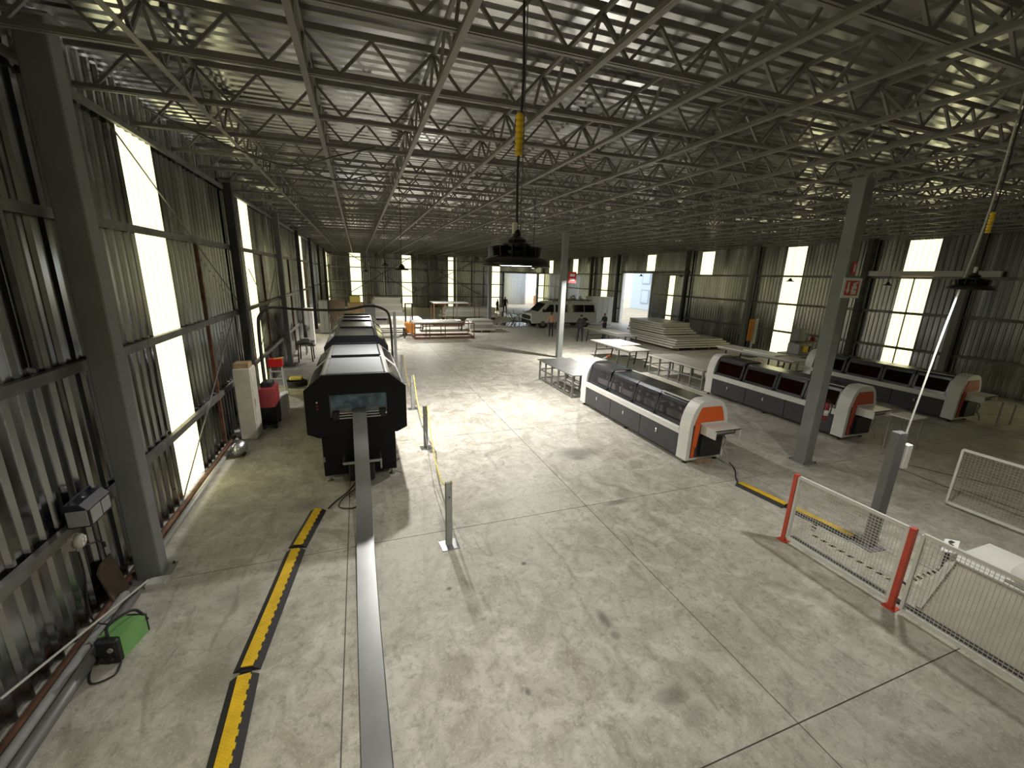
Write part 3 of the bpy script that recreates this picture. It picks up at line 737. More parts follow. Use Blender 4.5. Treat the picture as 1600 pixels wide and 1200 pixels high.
# ------------------------------------------------------------------ mesh fence
def fence(x, y0, y1, h, label, posts, m='red_paint', grp='mesh fence panels with white frames', wire=.04, ww=.0045):
    t = thing('fence_panel', label, 'fence', (x, y0, 0), 0, grp); L_ = y1-y0
    for a in posts:
        p = MB().cbox(-.035, .035, a-.03, a+.03, .012, h, .004).build('post', m, t); MB().box(-.07, .07, a-.07, a+.07, 0, .012).build('post_foot', m, p)
    for (p, q) in (((0, .05, .08), (0, L_-.05, .08)), ((0, .05, h-.03), (0, L_-.05, h-.03)), ((0, .05, .08), (0, .05, h-.03)), ((0, L_-.05, .08), (0, L_-.05, h-.03))):
        MB().bar(p, q, .035, .045).build('frame_rail', 'white_paint', t)
    w = MB(); n = int(L_/wire); k = int((h-.1)/wire)
    for i in range(1, n): w.bar((0, .05+(L_-.1)*i/n, .08), (0, .05+(L_-.1)*i/n, h-.03), ww)
    for j in range(1, k): w.bar((.004, .05, .08+(h-.11)*j/k), (.004, L_-.05, .08+(h-.11)*j/k), ww)
    o = w.build('wire_mesh', 'off_white', t, fix=False); o['kind'] = 'stuff'
    return t
fence(6.12, 2.48, 3.94, 1.14, 'white-framed mesh fence panel with red posts, furthest from the camera', (1.46, 0.0))
fence(6.10, .95, 2.42, 1.15, 'white-framed mesh fence panel with red posts, nearest the camera at the right edge', (0.0,))
fence(10.15, 2.2, 3.84, 1.16, 'lone white-framed mesh panel further back on the right', (), wire=.05, ww=.0022)
MBk = MB(); MBk.box(6.28, 6.36, .9, 3.95, 0, .03); 
tag(MBk.build('fence_shadow_bar', 'dark_steel'), 'dark bar standing in for the shadow along the foot of the mesh fence', 'painted shadow')  # dark bar added in place of the fence's cast shadow on the floor

# grey power post with socket box, fed from the roof
t = thing('power_post', 'grey steel power post behind the mesh fence with a white socket box', 'post', (7.3, 3.42, 0), -.1)
MB().cbox(-.085, .085, -.06, .06, .012, 1.9, .006).build('upright', 'cabinet_grey', t); MB().box(-.17, .17, -.15, .15, 0, .013).build('foot_plate', 'cabinet_grey', t)
MB().cbox(.09, .20, -.09, .0, 1.35, 1.72, .01).build('socket_box', 'sign_white', t)
MB().tube(spline([(.04, -.05, 1.85), (.25, -.02, 3.4), (.45, .0, 4.6), (.50, 0, 5.4), (.48, .0, 6.45)], 8), .012, 6).build('feed_pipe', 'off_white', t)
# hazard-striped floor tape in front of it
def tape(p, q, n, label):
    t = thing('floor_tape', label, 'floor tape', (p[0], p[1], 0), math.atan2(q[1]-p[1], q[0]-p[0]), 'hazard tape dashes around the power post')
    L_ = math.hypot(q[0]-p[0], q[1]-p[1]); MB().box(0, L_, -.03, .03, 0, .0015).build('tape', 'beige', t)
    for k in range(n):
        x = (k+.2)*L_/n; MB().add([(x, -.03, .0025), (x+.5*L_/n, -.03, .0025), (x+.75*L_/n, .03, .0025), (x+.25*L_/n, .03, .0025)], [(0,1,2,3)]).build('dash', 'black_plastic', t)
tape((6.72, 3.92), (6.72, 2.75), 9, 'worn hazard tape line running along behind the far fence panel')
tape((6.76, 2.7), (7.7, 2.72), 8, 'worn hazard tape line crossing before the grey power post')
tape((6.78, 3.95), (7.1, 4.1), 3, 'short worn hazard tape line beside the yellow cable ramp')

# pale decoiler cabinet behind the nearest fence panel
t = thing('decoiler', 'pale grey sloping-front cabinet with rounded white cover behind the nearest fence panel', 'machine', (6.36, .3, 0))
MB().prism([(.0, 0), (1.35, 0), (1.35, .64), (.48, .64), (.0, .04)], 'y', 0, 2.05).build('cabinet', 'beige', t)
MB().box(.46, 1.37, -.02, 2.07, .64, .665).build('lid', 'white_paint', t)
MB().bar((.0, 2.03, .07), (.47, 2.03, .66), .07, .03).build('edge_trim', 'off_white', t)
MB().lathe([(.42, 0), (.42, .05), (.38, .13), (.28, .19), (.12, .22), (.0, .225)], 24, (.90, 1.25, .665)).build('round_cover', 'off_white', t, True)
MB().cbox(.77, 1.05, 1.13, 1.35, .88, .92, .01).build('bracket', 'white_paint', t)
MB().tube([(.85, 1.23, .92), (.91, 1.25, 1.24), (.99, 1.27, .92)], .012, 6).build('lifting_loop', 'off_white', t)
MB().tube(spline([(.52, 1.6, .68), (.5, 1.1, .72), (.52, .7, .72), (.6, .3, .68)], 6), .016, 6).build('hose', 'dusty_grey', t)
pn_ = MB().add([(.42, 2.10, .36), (.80, 2.24, .36), (.80, 2.24, .70), (.42, 2.10, .70), (.43, 2.06, .36), (.81, 2.20, .36), (.81, 2.20, .70), (.43, 2.06, .70)], [(0,1,2,3),(7,6,5,4),(0,4,5,1),(1,5,6,2),(2,6,7,3),(3,7,4,0)]).build('control_panel', 'charcoal', t)
MB().add([(.40, 2.14, .71), (.80, 2.28, .71), (.86, 2.16, .74), (.46, 2.02, .74), (.40, 2.14, .715), (.80, 2.28, .715), (.86, 2.16, .745), (.46, 2.02, .745)], [(3,2,1,0),(4,5,6,7),(0,1,5,4),(1,2,6,5),(2,3,7,6),(3,0,4,7)]).build('notice_sheet', 'sign_white', pn_)
for k in range(3): MB().box(.50+k*.10, .57+k*.10, 2.10+k*.035, 2.14+k*.035, .738, .742).build('print_block', 'charcoal', pn_)

# ------------------------------------------------------------------ sign, extinguisher on the column
t = thing('fire_sign', 'white and red fire extinguisher sign on the tall middle column', 'sign', (9.49, 5.875, 3.70))
MB().box(-.27, .27, -.012, 0, 0, .40).build('plate', 'sign_white', t)
MB().box(-.20, .20, -.016, -.012, .05, .345).build('red_field', 'sign_red', t)
MB().prism([(-.145,.32),(-.095,.32),(-.095,.17),(-.06,.17),(-.12,.08),(-.18,.17),(-.145,.17)], 'y', -.019, -.016).build('arrow', 'sign_white', t)
MB().prism([(-.01,.075),(.14,.075),(.14,.22),(.11,.25),(.11,.28),(.17,.30),(.16,.325),(.06,.31),(.02,.30),(.02,.25),(-.01,.22)], 'y', -.019, -.016).build('extinguisher_symbol', 'sign_white', t)
MB().box(.06, .14, -.021, -.019, .16, .18).build('symbol_mark', 'sign_red', t)
t = thing('small_sign', 'narrow red sign above the fire extinguisher sign on the tall column', 'sign', (9.40, 5.875, 4.17))
MB().box(-.02, .10, -.012, 0, 0, .24).build('plate', 'sign_red', t); MB().box(.02, .06, -.015, -.012, .05, .19).build('symbol', 'sign_white', t)
t = thing('fire_sign', 'small red and white sign on the second central column', 'sign', (9.62, 18.66, 3.7))
MB().box(-.02, .40, -.012, 0, 0, .52).build('plate', 'sign_red', t); MB().box(.06, .32, -.016, -.012, .10, .20).build('mark', 'sign_white', t); MB().box(.06, .32, -.016, -.012, .30, .42).build('mark', 'sign_white', t)
t = thing('fire_extinguisher', 'red fire extinguisher hanging on the tall middle column', 'extinguisher', (9.62, 5.92, 1.02))
MB().lathe([(.055, 0), (.075, .02), (.075, .34), (.05, .40), (.02, .42)], 14, (0, 0, 0)).build('cylinder', 'dark_red', t, True)
MB().lathe([(.0755, .12), (.0755, .24)], 14, (0, 0, 0)).build('label_band', 'cloth_white', t, True)
MB().cbox(-.02, .02, -.05, .04, .42, .47, .006).build('valve', 'black_plastic', t); MB().tube(spline([(.0, -.05, .45), (.07, -.08, .36), (.085, -.06, .15)], 5), .012, 6).build('hose', 'black_plastic', t)
MB().box(-.095, -.075, -.03, .03, .1, .36).build('wall_bracket', 'dark_steel', t)

# ------------------------------------------------------------------ tables, stacks on the right
def bench(x0, x1, y0, y1, h, bays, label, rows=2, m='table_steel'):
    t = thing('steel_bench', label, 'bench', (x0, y0, 0)); w, d = x1-x0, y1-y0
    MB().cbox(-.06, w+.06, -.06, d+.06, h-.035, h, .006).build('table_top', m, t)
    for sx in (0.025, w-.025):
        for k in range(bays+1):
            y = .03+(d-.06)*k/bays
            MB().bar((sx, y, 0), (sx, y, h-.035), .055).build('leg', 'table_frame', t)
        for r in range(rows):
            MB().bar((sx, .03, .06+(h-.1)*r/rows), (sx, d-.03, .06+(h-.1)*r/rows), .045).build('side_rail', 'table_frame', t)
    for y in (.03, d-.03):
        for r in range(rows): MB().bar((.03, y, .06+(h-.1)*r/rows), (w-.03, y, .06+(h-.1)*r/rows), .04).build('cross_rail', 'table_frame', t)
    for k in range(1, bays):
        y = .03+(d-.06)*k/bays; MB().box(w*.45, w*.48, y-.01, y+.01, .06, h-.04).build('divider', 'table_frame', t)
    return t
bench(6.55, 7.85, 11.95, 14.75, .80, 5, 'low steel bench with open grid sides beside the orange-ended machine')
bench(11.8, 13.1, 11.65, 14.75, .80, 5, 'low steel bench with open grid sides behind the middle machine', m='panel_face')
def trestle(x0, x1, y0, y1, h, label, m='panel_face'):
    t = thing('trestle_table', label, 'table', (x0, y0, 0), 0, None); w, d = x1-x0, y1-y0
    MB().box(0, w, 0, d, h-.04, h).build('table_top', m, t)
    MB().bar((.06, .1, h-.08), (.06, d-.1, h-.08), .06, .08).build('apron', 'table_frame', t); MB().bar((w-.06, .1, h-.08), (w-.06, d-.1, h-.08), .06, .08).build('apron', 'table_frame', t)
    for y in (.15, d*.28, d*.85):
        for x in (.06, w-.06):
            MB().tube(spline([(x, y, h-.06), (x+.02, y+.03, h*.55), (x-.01, y+.10, 0)], 4), .035, 8).build('leg', 'dark_steel', t)
        MB().bar((.06, y+.03, h*.5), (w-.06, y+.03, h*.5), .04).build('cross_rail', 'dark_steel', t)
    return t
trestle(11.25, 12.35, 15.4, 18.9, .86, 'grey trestle table with bent dark legs beyond the grid-sided benches')
trestle(13.6, 14.9, 19.8, 24.0, .86, 'long beige trestle table beside the three standing people')
trestle(16.3, 17.4, 11.6, 15.6, .95, 'long pale trestle table behind the machine nearest the wall', 'off_white')
for (a, b, c, d, z, lb) in ((11.6, 12.75, 16.7, 18.5, .86, 'white metal sheet lying on the grey trestle table'), (14.0, 14.9, 20.6, 22.4, .86, 'white metal sheet lying on the long beige trestle table'), (16.5, 17.3, 12.6, 14.2, .95, 'white metal sheet lying on the long pale trestle table')):
    tag(MB().cbox(a, b, c, d, z, z+.05, .006).build('metal_sheet', 'sign_white'), lb, 'metal sheet', 'white sheets on the trestle tables')
# pile of insulated panels on bearers
ords = ['lowest', 'second lowest', 'third', 'fourth', 'fifth', 'sixth', 'seventh', 'eighth', 'ninth', 'topmost']
z = .17
for i, x in enumerate((17.3, 18.5, 19.7)):
    tag(MB().cbox(x, x+.15, 19.3+i*.05, 23.9, 0, .165, .01).build('bearer', 'wood'), '%s wooden bearer under the panel pile' % ['left-hand', 'middle', 'right-hand'][i], 'wood beam')
rng = random.Random(3)
for k in range(10):
    if k < 4: x0, x1, y0, y1 = 16.9+.1*k, 21.4-.25*k, 19.15+.05*k, 23.9
    elif k < 8: x0, x1, y0, y1 = 16.9+.05*k, 20.3-.15*k, 19.7+.12*k, 24.1
    else: x0, x1, y0, y1 = 17.3, 19.4, 20.8, 24.2
    t = thing('wall_panel', '%s beige insulated panel of the big pile by the right wall' % ords[k], 'panel', ((x0+x1)/2, (y0+y1)/2, z), rng.uniform(-.035, .035), 'panels of the big pile')
    w, d = (x1-x0)/2, (y1-y0)/2
    MB().box(-w, w, -d, d, 0, .012).build('lower_skin', 'panel_face', t); MB().box(-w+.01, w-.01, -d+.01, d-.01, .012, .098).build('foam_core', 'panel_edge', t); MB().box(-w, w, -d, d, .098, .11).build('upper_skin', 'panel_face', t)
    z += .125 if k != 4 else .16
z_top = z
# work bench with a press by the right wall
t = thing('bench_press', 'grey press with yellow parts on a bench by the right wall', 'machine', (18.9, 13.3, 0))
MB().box(-.6, .9, -.5, .6, .82, .88).build('bench_top', 'table_frame', t)
for x in (-.5, .8):
    for y in (-.4, .5): MB().bar((x, y, 0), (x, y, .82), .07).build('leg', 'table_frame', t)
MB().cbox(-.35, .45, -.25, .35, .88, 1.36, .03).build('body', 'dusty_grey', t); MB().cbox(-.2, .12, -.33, -.25, 1.0, 1.28, .02).build('guard', 'yellow', t)
MB().lathe([(.13, -.04), (.13, .04)], 14, (.3, -.29, 1.12), 'y').build('flywheel', 'black_plastic', t); MB().box(-.45, 1.05, -.05, .12, 1.40, 1.46).build('beam', 'rust', t)
MB().cbox(-.30, .12, -.1, .3, 1.46, 2.0, .02).build('motor_housing', 'cabinet_grey', t); MB().lathe([(.1, 0), (.12, .1), (.06, .2)], 12, (.75, 0, 1.46)).build('pot', 'dark_red', t)
t = thing('banner_stand', 'narrow yellow and white upright banner beside the bright strip on the right', 'banner', (20.3, 17.0, 0))
MB().bar((0, 0, 0), (0, 0, 2.0), .05).build('pole', 'off_white', t); MB().box(-.40, -.06, -.02, .02, .9, 2.05).build('banner', 'ext_orange', t); MB().box(.06, .22, -.02, .02, .7, 2.1).build('white_board', 'sign_white', t); MB().box(-.4, .3, -.3, .3, 0, .04).build('base', 'dark_steel', t)

# ------------------------------------------------------------------ gates
def rail(root, p, q, m, h=.2): return MB().bar(p, q, .12, h).build('track', m, root)
d1 = struct('door_1')      # sliding gate of the right wall, pushed open towards the camera
rail(d1, (XR-.16, 25.4, 4.6), (XR-.16, 33.8, 4.6), 'girt')
for k in range(4):
    o = link('door_sheet', ME_SHEET, d1, (XR-.10, 29.3-(k)*.42-1.0 if False else 29.35-.5*k, .05), -math.pi/2); o.scale = (.5, 1, 4.4)
for y in (29.4, 33.6): MB().box(XR-.15, XR+.12, y-.07, y+.07, 0, 4.5).build('jamb', 'white_paint', d1)
d2 = struct('door_2')      # gate of the far wall
rail(d2, (17.0, YF-.16, 4.42), (23-.2, YF-.16, 4.42), 'girt')
for x in (17.35, 22.0): MB().box(x-.08, x+.08, YF-.14, YF+.12, 0, 4.3).build('jamb', 'col_paint', d2)
d3 = struct('door_3')      # closed gate of the right wall
rail(d3, (XR-.2, 9.0, 4.56), (XR-.2, 13.5, 4.56), 'off_white', .22); MB().bar((XR-.2, 13.7, 0), (XR-.2, 13.7, 4.5), .06).build('jamb', 'dark_steel', d3)
MB().bar((XR-.12, 11.7, .1), (XR-.12, 11.7, 4.4), .04).build('mullion', 'dark_steel', d3)

# ------------------------------------------------------------------ outside
gr = MB(); gr.box(XR+.3, 60, 5, 80, -.12, -.02); gr.box(5, XR+.3, YF+.3, 80, -.12, -.02); o = gr.build('ground', 'ext_ground'); o['kind'] = 'structure'
t = thing('pale_building', 'pale blue building with framed windows seen through the right-hand gate', 'building', (37, 38, 0))
MB().box(0, 1, -14, 14, 0, 9).build('wall', 'ext_wall', t)
for k in range(8):
    for j in range(3):
        y, zz = -12.5+k*3.2, .8+j*2.6
        wn = MB().box(-.06, 0, y, y+1.7, zz, zz+1.9).build('window', 'ext_frame', t); MB().box(-.09, -.06, y+.15, y+1.55, zz+.15, zz+1.75).build('pane', 'ext_wall', wn)
t = thing('pale_shed', 'pale corrugated shed wall outside the far gate', 'building', (15.0, 58.0, 0))
for k in range(8):
    o = link('shed_sheet', ME_SHEET, t, (k*1.0, 0, 0)); o.scale = (1, 1, 6.5); 
    o.data = o.data
MB().box(0, 8, .1, 4, 0, 6.4).build('shed_body', 'ext_wall', t)
t = thing('orange_stack', 'orange and red stacked crates outside the far gate', 'crates', (24.4, 57, 0))
for i, (x, y, z0, w, h, m) in enumerate(((0, 0, 0, 1.8, 1.3, 'ext_orange'), (1.9, .2, 0, 1.2, 1.5, 'dull_orange'), (.3, .1, 1.3, 1.5, 1.1, 'ext_orange'), (1.9, .2, 1.5, 1.1, 1.0, 'ext_orange'), (.6, .2, 2.4, 1.2, .8, 'pale_yellow'))):
    c = MB(); c.cbox(x, x+w, y, y+1.2, z0, z0+h, .03); c.box(x-.03, x+w+.03, y-.03, y+1.23, z0+h*.45, z0+h*.55); c.build('crate', m, t)

# wet floor by the far gate
def puddle(cx, cy, rx, ry, label, seed):
    r = random.Random(seed); n = 36; ph = [r.uniform(0, 6.28) for _ in range(4)]
    P = []
    for k in range(n):
        a = 2*math.pi*k/n; q = 1+.16*math.sin(2*a+ph[0])+.12*math.sin(3*a+ph[1])+.07*math.sin(5*a+ph[2])
        P.append((cx+rx*q*math.cos(a), cy+ry*q*math.sin(a)))
    tag(MB().prism(P, 'z', 0, .003).build('puddle', 'water'), label, 'puddle', 'water on the floor by the far gate')
puddle(12.1, 33.2, 1.3, 1.6, 'smaller puddle of water nearer the white van', 1)
puddle(14.0, 43.0, 1.6, 3.6, 'long puddle of water stretching to the far gate', 5)

# ------------------------------------------------------------------ white van
def van():
    t = thing('van', 'white passenger van with roof rack parked near the far gates', 'van', (12.55, 30.3, 0))
    P = [(.10, .38), (.02, .55), (.0, .95), (.06, 1.12), (.62, 1.26), (1.32, 1.93), (1.55, 2.03), (3.2, 2.08), (5.4, 2.07), (5.78, 2.0), (5.92, 1.2), (5.95, .5), (5.9, .38)]
    def yoff(z): return max(0, z-1.2)*.17
    mb = MB(); n = len(P)
    for f in (0, 1):
        for x, z in P: mb.v.append((x, (yoff(z)+.04) if f == 0 else 2.0-yoff(z)-.04, z))
    cx, cz = 3.0, 1.2
    for f in (0, 1):
        for x, z in P: mb.v.append((cx+(x-cx)*.985, yoff(z) if f == 0 else 2.0-yoff(z), cz+(z-cz)*.96))
    for i in range(n):
        j = (i+1) % n
        mb.f += [(i, j, n+j, n+i), (2*n+i, i, j, 2*n+j)[::-1], (3*n+i, n+i, n+j, 3*n+j)]
    mb.f += [tuple(2*n+i for i in range(n)), tuple(3*n+i for i in range(n-1, -1, -1))]
    body = mb.build('body', 'van_white', t)
    def side(pts, name, m, off=-.012):
        for s in (0, 1):
            q = []
            for o in (off, off+.02):
                for x, z in pts:
                    y = yoff(z)*1.04+o; q.append((x, y if s == 0 else 2.0-y, z))
            k = len(pts); MB().add(q, [tuple(range(k)), tuple(range(2*k-1, k-1, -1))]+[(i, (i+1) % k, k+(i+1) % k, k+i) for i in range(k)]).build(name, m, t)
    side([(1.08, 1.27), (1.95, 1.27), (1.95, 1.84), (1.60, 1.84)], 'side_window', 'dark_glass')
    side([(2.12, 1.27), (3.35, 1.27), (3.35, 1.84), (2.12, 1.84)], 'side_window', 'dark_glass')
    side([(3.42, 1.27), (4.65, 1.27), (4.65, 1.84), (3.42, 1.84)], 'side_window', 'dark_glass')
    side([(4.72, 1.27), (5.66, 1.27), (5.60, 1.84), (4.72, 1.84)], 'side_window', 'dark_glass')
    a, b = Vector((.66, 0, 1.30)), Vector((1.30, 0, 1.91)); nn = Vector((-.6, 0, .66)).normalized()*.014
    MB().add([(p+e+Vector((0, y, 0))) for e in (Vector(), nn) for p, y in ((a, .12), (a, 1.88), (b, 1.80), (b, .20))], [(0,1,2,3),(7,6,5,4),(0,4,5,1),(1,5,6,2),(2,6,7,3),(3,7,4,0)]).build('windscreen', 'dark_glass', t)
    MB().cbox(-.06, .12, .05, 1.95, .36, .62, .03).build('bumper', 'black_plastic', t)
    MB().box(-.015, .02, .35, 1.65, .68, 1.0).build('grille', 'black_plastic', t)
    for y in (.10, 1.66): MB().box(-.02, .06, y, y+.24, .72, .98).build('headlight', 'dark_glass', t)
    for y in (.02, 1.98):
        for x in (1.05, 4.75):
            w = MB().lathe([(.22, -.12), (.36, -.11), (.37, -.02), (.37, .02), (.36, .11), (.22, .12)], 24, (x, y+(.1 if y < 1 else -.1), .37), 'y').build('tyre', 'tyre', t)
            MB().lathe([(.20, -.126), (.08, -.13), (.0, -.13)] if y < 1 else [(.20, .126), (.08, .13), (.0, .13)], 16, (x, y+(.1 if y < 1 else -.1), .37), 'y').build('hub_cap', 'silver_frame', w)
            MB().lathe([(.43, -.015), (.43, .015)], 24, (x, y, .40), 'y').build('wheel_arch', 'black_plastic', t)
    MB().box(1.5, 4.3, -.005, .01, .36, .44).build('sill', 'black_plastic', t)
    MB().cbox(.95, 1.08, -.22, -.02, 1.28, 1.52, .02).build('mirror', 'black_plastic', t)
    rk = MB()
    for y in (.35, 1.65): rk.bar((1.7, y, 2.18), (5.5, y, 2.18), .05)
    for k in range(6): rk.bar((1.8+k*.72, .35, 2.20), (1.8+k*.72, 1.65, 2.20), .05)
    for x in (2.0, 3.6, 5.2):
        for y in (.35, 1.65): rk.bar((x, y, 2.02), (x, y, 2.18), .04)
    rk.build('roof_rack', 'black_plastic', t)
    la = MB()
    for y in (.30, .62): la.bar((5.98, y, .6), (5.93, y, 2.0), .03)
    for k in range(5): la.bar((5.98, .30, .75+k*.27), (5.98, .62, .75+k*.27), .025)
    la.build('rear_ladder', 'chrome', t)
    return t
van()
for i, (x, y, r, lb) in enumerate(((16.3, 31.0, .16, 'left'), (16.7, 31.3, .20, 'middle'), (17.2, 31.0, .17, 'right'))):
    tag(MB().lathe([(r*.6, 0), (r, r*.5), (r*.95, r*1.1), (r*.5, r*1.6), (.03, r*1.75)], 14, (x, y, 2.235)).build('metal_drum', 'chrome', None, True), '%s shiny metal drum on the van roof rack' % lb, 'drum', 'drums on the van roof')
t = thing('storage_unit', 'tall white panelled storage unit behind the van', 'cabinet', (18.85, 31.9, 0))
MB().cbox(0, 2.1, 0, 1.2, .05, 2.42, .02).build('body', 'white_paint', t); MB().box(.05, 2.05, .05, 1.15, 0, .05).build('plinth', 'dusty_grey', t)
for k in range(4):
    dd = MB().box(.03+k*.52, .51+k*.52, -.02, 0, .1, 2.38).build('door', 'white_paint', t); MB().box(.45+k*.52, .47+k*.52, -.035, -.02, 1.1, 1.3).build('handle', 'chrome', dd)
def scrap(x, y, label, seed, n=16, s=1.0):
    r = random.Random(seed); mb = MB()
    t = thing('scrap_pile', label, 'scrap', (x, y, 0))
    for k in range(n):
        a = r.uniform(0, 6.28); p = (r.uniform(-.8, .8)*s, r.uniform(-.6, .6)*s, r.uniform(0.02, .3)); q = (p[0]+math.cos(a)*.8*s, p[1]+math.sin(a)*.6*s, r.uniform(.3, 1.1)*s)
        MB().tube([p, ((p[0]+q[0])/2, (p[1]+q[1])/2, (p[2]+q[2])/2+.1), q], .03, 6).build('rod', r.choice(['dark_steel', 'table_frame', 'dusty_grey']), t)
    MB().box(-.7*s, .7*s, -.5*s, .5*s, 0, .04).build('base_sheet', 'dark_steel', t)
scrap(13.6, 35.5, 'tangle of dark metal frames left of the van', 4)
scrap(15.2, 36.2, 'tangle of dark metal frames behind the van roof', 9)

# ------------------------------------------------------------------ people
import bmesh
def person(loc, rz, label, shirt, arms, sleeve='skin', scale=1.0, lean=0.0, spread=.10):
    J = {}; E = []
    def j(n, p, r, tagm, par=None):
        J[n] = (Vector(p), r, tagm, par)
    j('pelvis', (0, 0, .95), (.145, .105), 'jeans'); j('waist', (0, 0, 1.10), (.135, .095), shirt, 'pelvis'); j('chest', (0, -.01-lean*.5, 1.30), (.165, .11), shirt, 'waist')
    j('neckb', (0, -lean, 1.44), (.085, .075), shirt, 'chest'); j('neck', (0, -.01-lean, 1.50), (.052, .052), 'skin', 'neckb'); j('chin', (0, -.03-lean, 1.56), (.062, .068), 'skin', 'neck')
    j('face', (0, -.025-lean, 1.62), (.074, .088), 'skin', 'chin'); j('crown', (0, -.01-lean, 1.70), (.062, .075), 'hair', 'face')
    for s, S_ in ((-1, 'l'), (1, 'r')):
        j('hip'+S_, (s*.085, 0, .90), (.088, .09), 'jeans', 'pelvis'); j('thigh'+S_, (s*(.06+spread*.5), -.01, .70), (.078, .082), 'jeans', 'hip'+S_); j('knee'+S_, (s*(.06+spread*.8), -.02, .49), (.056, .06), 'jeans', 'thigh'+S_)
        j('calf'+S_, (s*(.06+spread*.9), .0, .30), (.05, .056), 'jeans', 'knee'+S_); j('ankle'+S_, (s*(.06+spread), .01, .09), (.036, .042), 'jeans', 'calf'+S_)
        j('heel'+S_, (s*(.06+spread), .02, .035), (.036, .034), 'shoe', 'ankle'+S_); j('toe'+S_, (s*(.07+spread), -.15, .028), (.04, .027), 'shoe', 'heel'+S_)
        a = arms[0 if s < 0 else 1]
        j('sh'+S_, (s*.175, -lean, 1.40), (.062, .06), shirt, 'neckb'); j('el'+S_, a[0], (.042, .042), shirt, 'sh'+S_); j('fa'+S_, tuple((Vector(a[0])*.4+Vector(a[1])*.6)), (.036, .034), sleeve, 'el'+S_); j('wr'+S_, a[1], (.026, .022), 'skin', 'fa'+S_)
        dr = (Vector(a[1])-Vector(a[0])).normalized(); j('ha'+S_, tuple(Vector(a[1])+dr*.075), (.036, .02), 'skin', 'wr'+S_)
    names = list(J); idx = {n: i for i, n in enumerate(names)}
    me = bpy.data.meshes.new('person_skel'); me.from_pydata([J[n][0] for n in names], [(idx[J[n][3]], idx[n]) for n in names if J[n][3]], [])
    ob = bpy.data.objects.new('person_skel', me); COL.objects.link(ob)
    sk = ob.modifiers.new('skin', 'SKIN'); sk.use_smooth_shade = True
    for i, n in enumerate(names):
        v = me.skin_vertices[0].data[i]; v.radius = J[n][1]; v.use_root = (n == 'pelvis')
    ob.modifiers.new('sub', 'SUBSURF').levels = 2
    dg = bpy.context.evaluated_depsgraph_get(); dg.update()
    m2 = bpy.data.meshes.new_from_object(ob.evaluated_get(dg)); bpy.data.objects.remove(ob)
    mats = ['skin', 'hair', shirt, 'jeans', 'shoe']; m2.materials.clear()
    for m in mats: m2.materials.append(MATS[m])
    bm = bmesh.new(); bm.from_mesh(m2)
    pts = []
    for n in names:
        p, r, tg, par = J[n]; pts.append((p, tg))
        if par: pts.append(((p*.6+J[par][0]*.4), tg))
    for f in bm.faces:
        c = f.calc_center_median(); best = min(pts, key=lambda q: (q[0]-c).length); tg = best[1]
        if c.z > 1.53 and (c.z > 1.665 or (c.y > .0-lean and c.z > 1.56)): tg = 'hair'
        f.material_index = mats.index(tg)
    # nose, ears, fingers grown into the same mesh
    ex = MB()
    ex.add([(-.014, -.105-lean, 1.60), (.014, -.105-lean, 1.60), (0, -.13-lean, 1.602), (0, -.105-lean, 1.645)], [(0,1,2),(0,2,3),(1,3,2)])
    for s in (-1, 1): ex.lathe([(.012, 0), (.026, s*.006), (.02, s*.014)], 8, (s*.078, -.01-lean, 1.615), 'x')
    for k, (a) in enumerate(arms):
        el, wr = Vector(a[0]), Vector(a[1]); d = (wr-el).normalized(); side = d.cross(Vector((0, -1, .2))).normalized(); nrm = side.cross(d)
        for q, ln in zip((-.026, -.009, .009, .026), (.062, .075, .072, .055)):
            b = wr+d*.085+side*q; ex.tube([b, b+d*ln*.5+nrm*.006, b+d*ln*.9+nrm*.022], .0085, 6, .0065)
        b = wr+d*.04+side*(.032 if k == 0 else -.032); o = side*(.03 if k == 0 else -.03); ex.tube([b, b+o*.8+d*.02, b+o+d*.05], .0095, 6, .007)
    off = len(bm.verts); vs = [bm.verts.new(v) for v in ex.v]; bm.verts.ensure_lookup_table()
    for f in ex.f:
        try: bm.faces.new([vs[i] for i in f]).material_index = 0
        except ValueError: pass
    bm.to_mesh(m2); bm.free(); m2.name = 'person'
    o = link('person', m2, None, loc, rz); o.scale = (scale,)*3
    return tag(o, label, 'person')
hang = lambda: (((-.235, .03, 1.14), (-.24, -.05, .90)), ((.235, .03, 1.14), (.24, -.05, .90)))
front = lambda: (((-.24, .02, 1.15), (-.12, -.20, 1.08)), ((.24, .02, 1.15), (.12, -.22, 1.06)))
person((12.2, 25.8, 0), R_(150), 'person in a peach shirt and dark trousers standing before the van', 'peach_shirt', hang(), scale=.98, spread=.05)
person((13.13, 23.4, 0), R_(160), 'person in dark clothes with hands held in front, beside the column', 'dark_shirt', front(), 'dark_shirt', 1.02, 0, .09)
person((15.7, 24.7, 0), R_(-80), 'person in a dark green top reaching towards the trestle table', 'green_shirt', (((-.23, -.06, 1.16), (-.16, -.34, 1.05)), ((.23, -.06, 1.16), (.16, -.36, 1.03))), 'skin', 1.0, .03, .04)
person((13.4, 41.5, 0), R_(40), 'distant person in dark clothes left of the wet floor', 'dark_shirt', hang(), scale=.95)
person((14.4, 42.0, 0), R_(-20), 'distant tall person standing on the wet floor by the far gate', 'dark_shirt', hang(), scale=1.08)

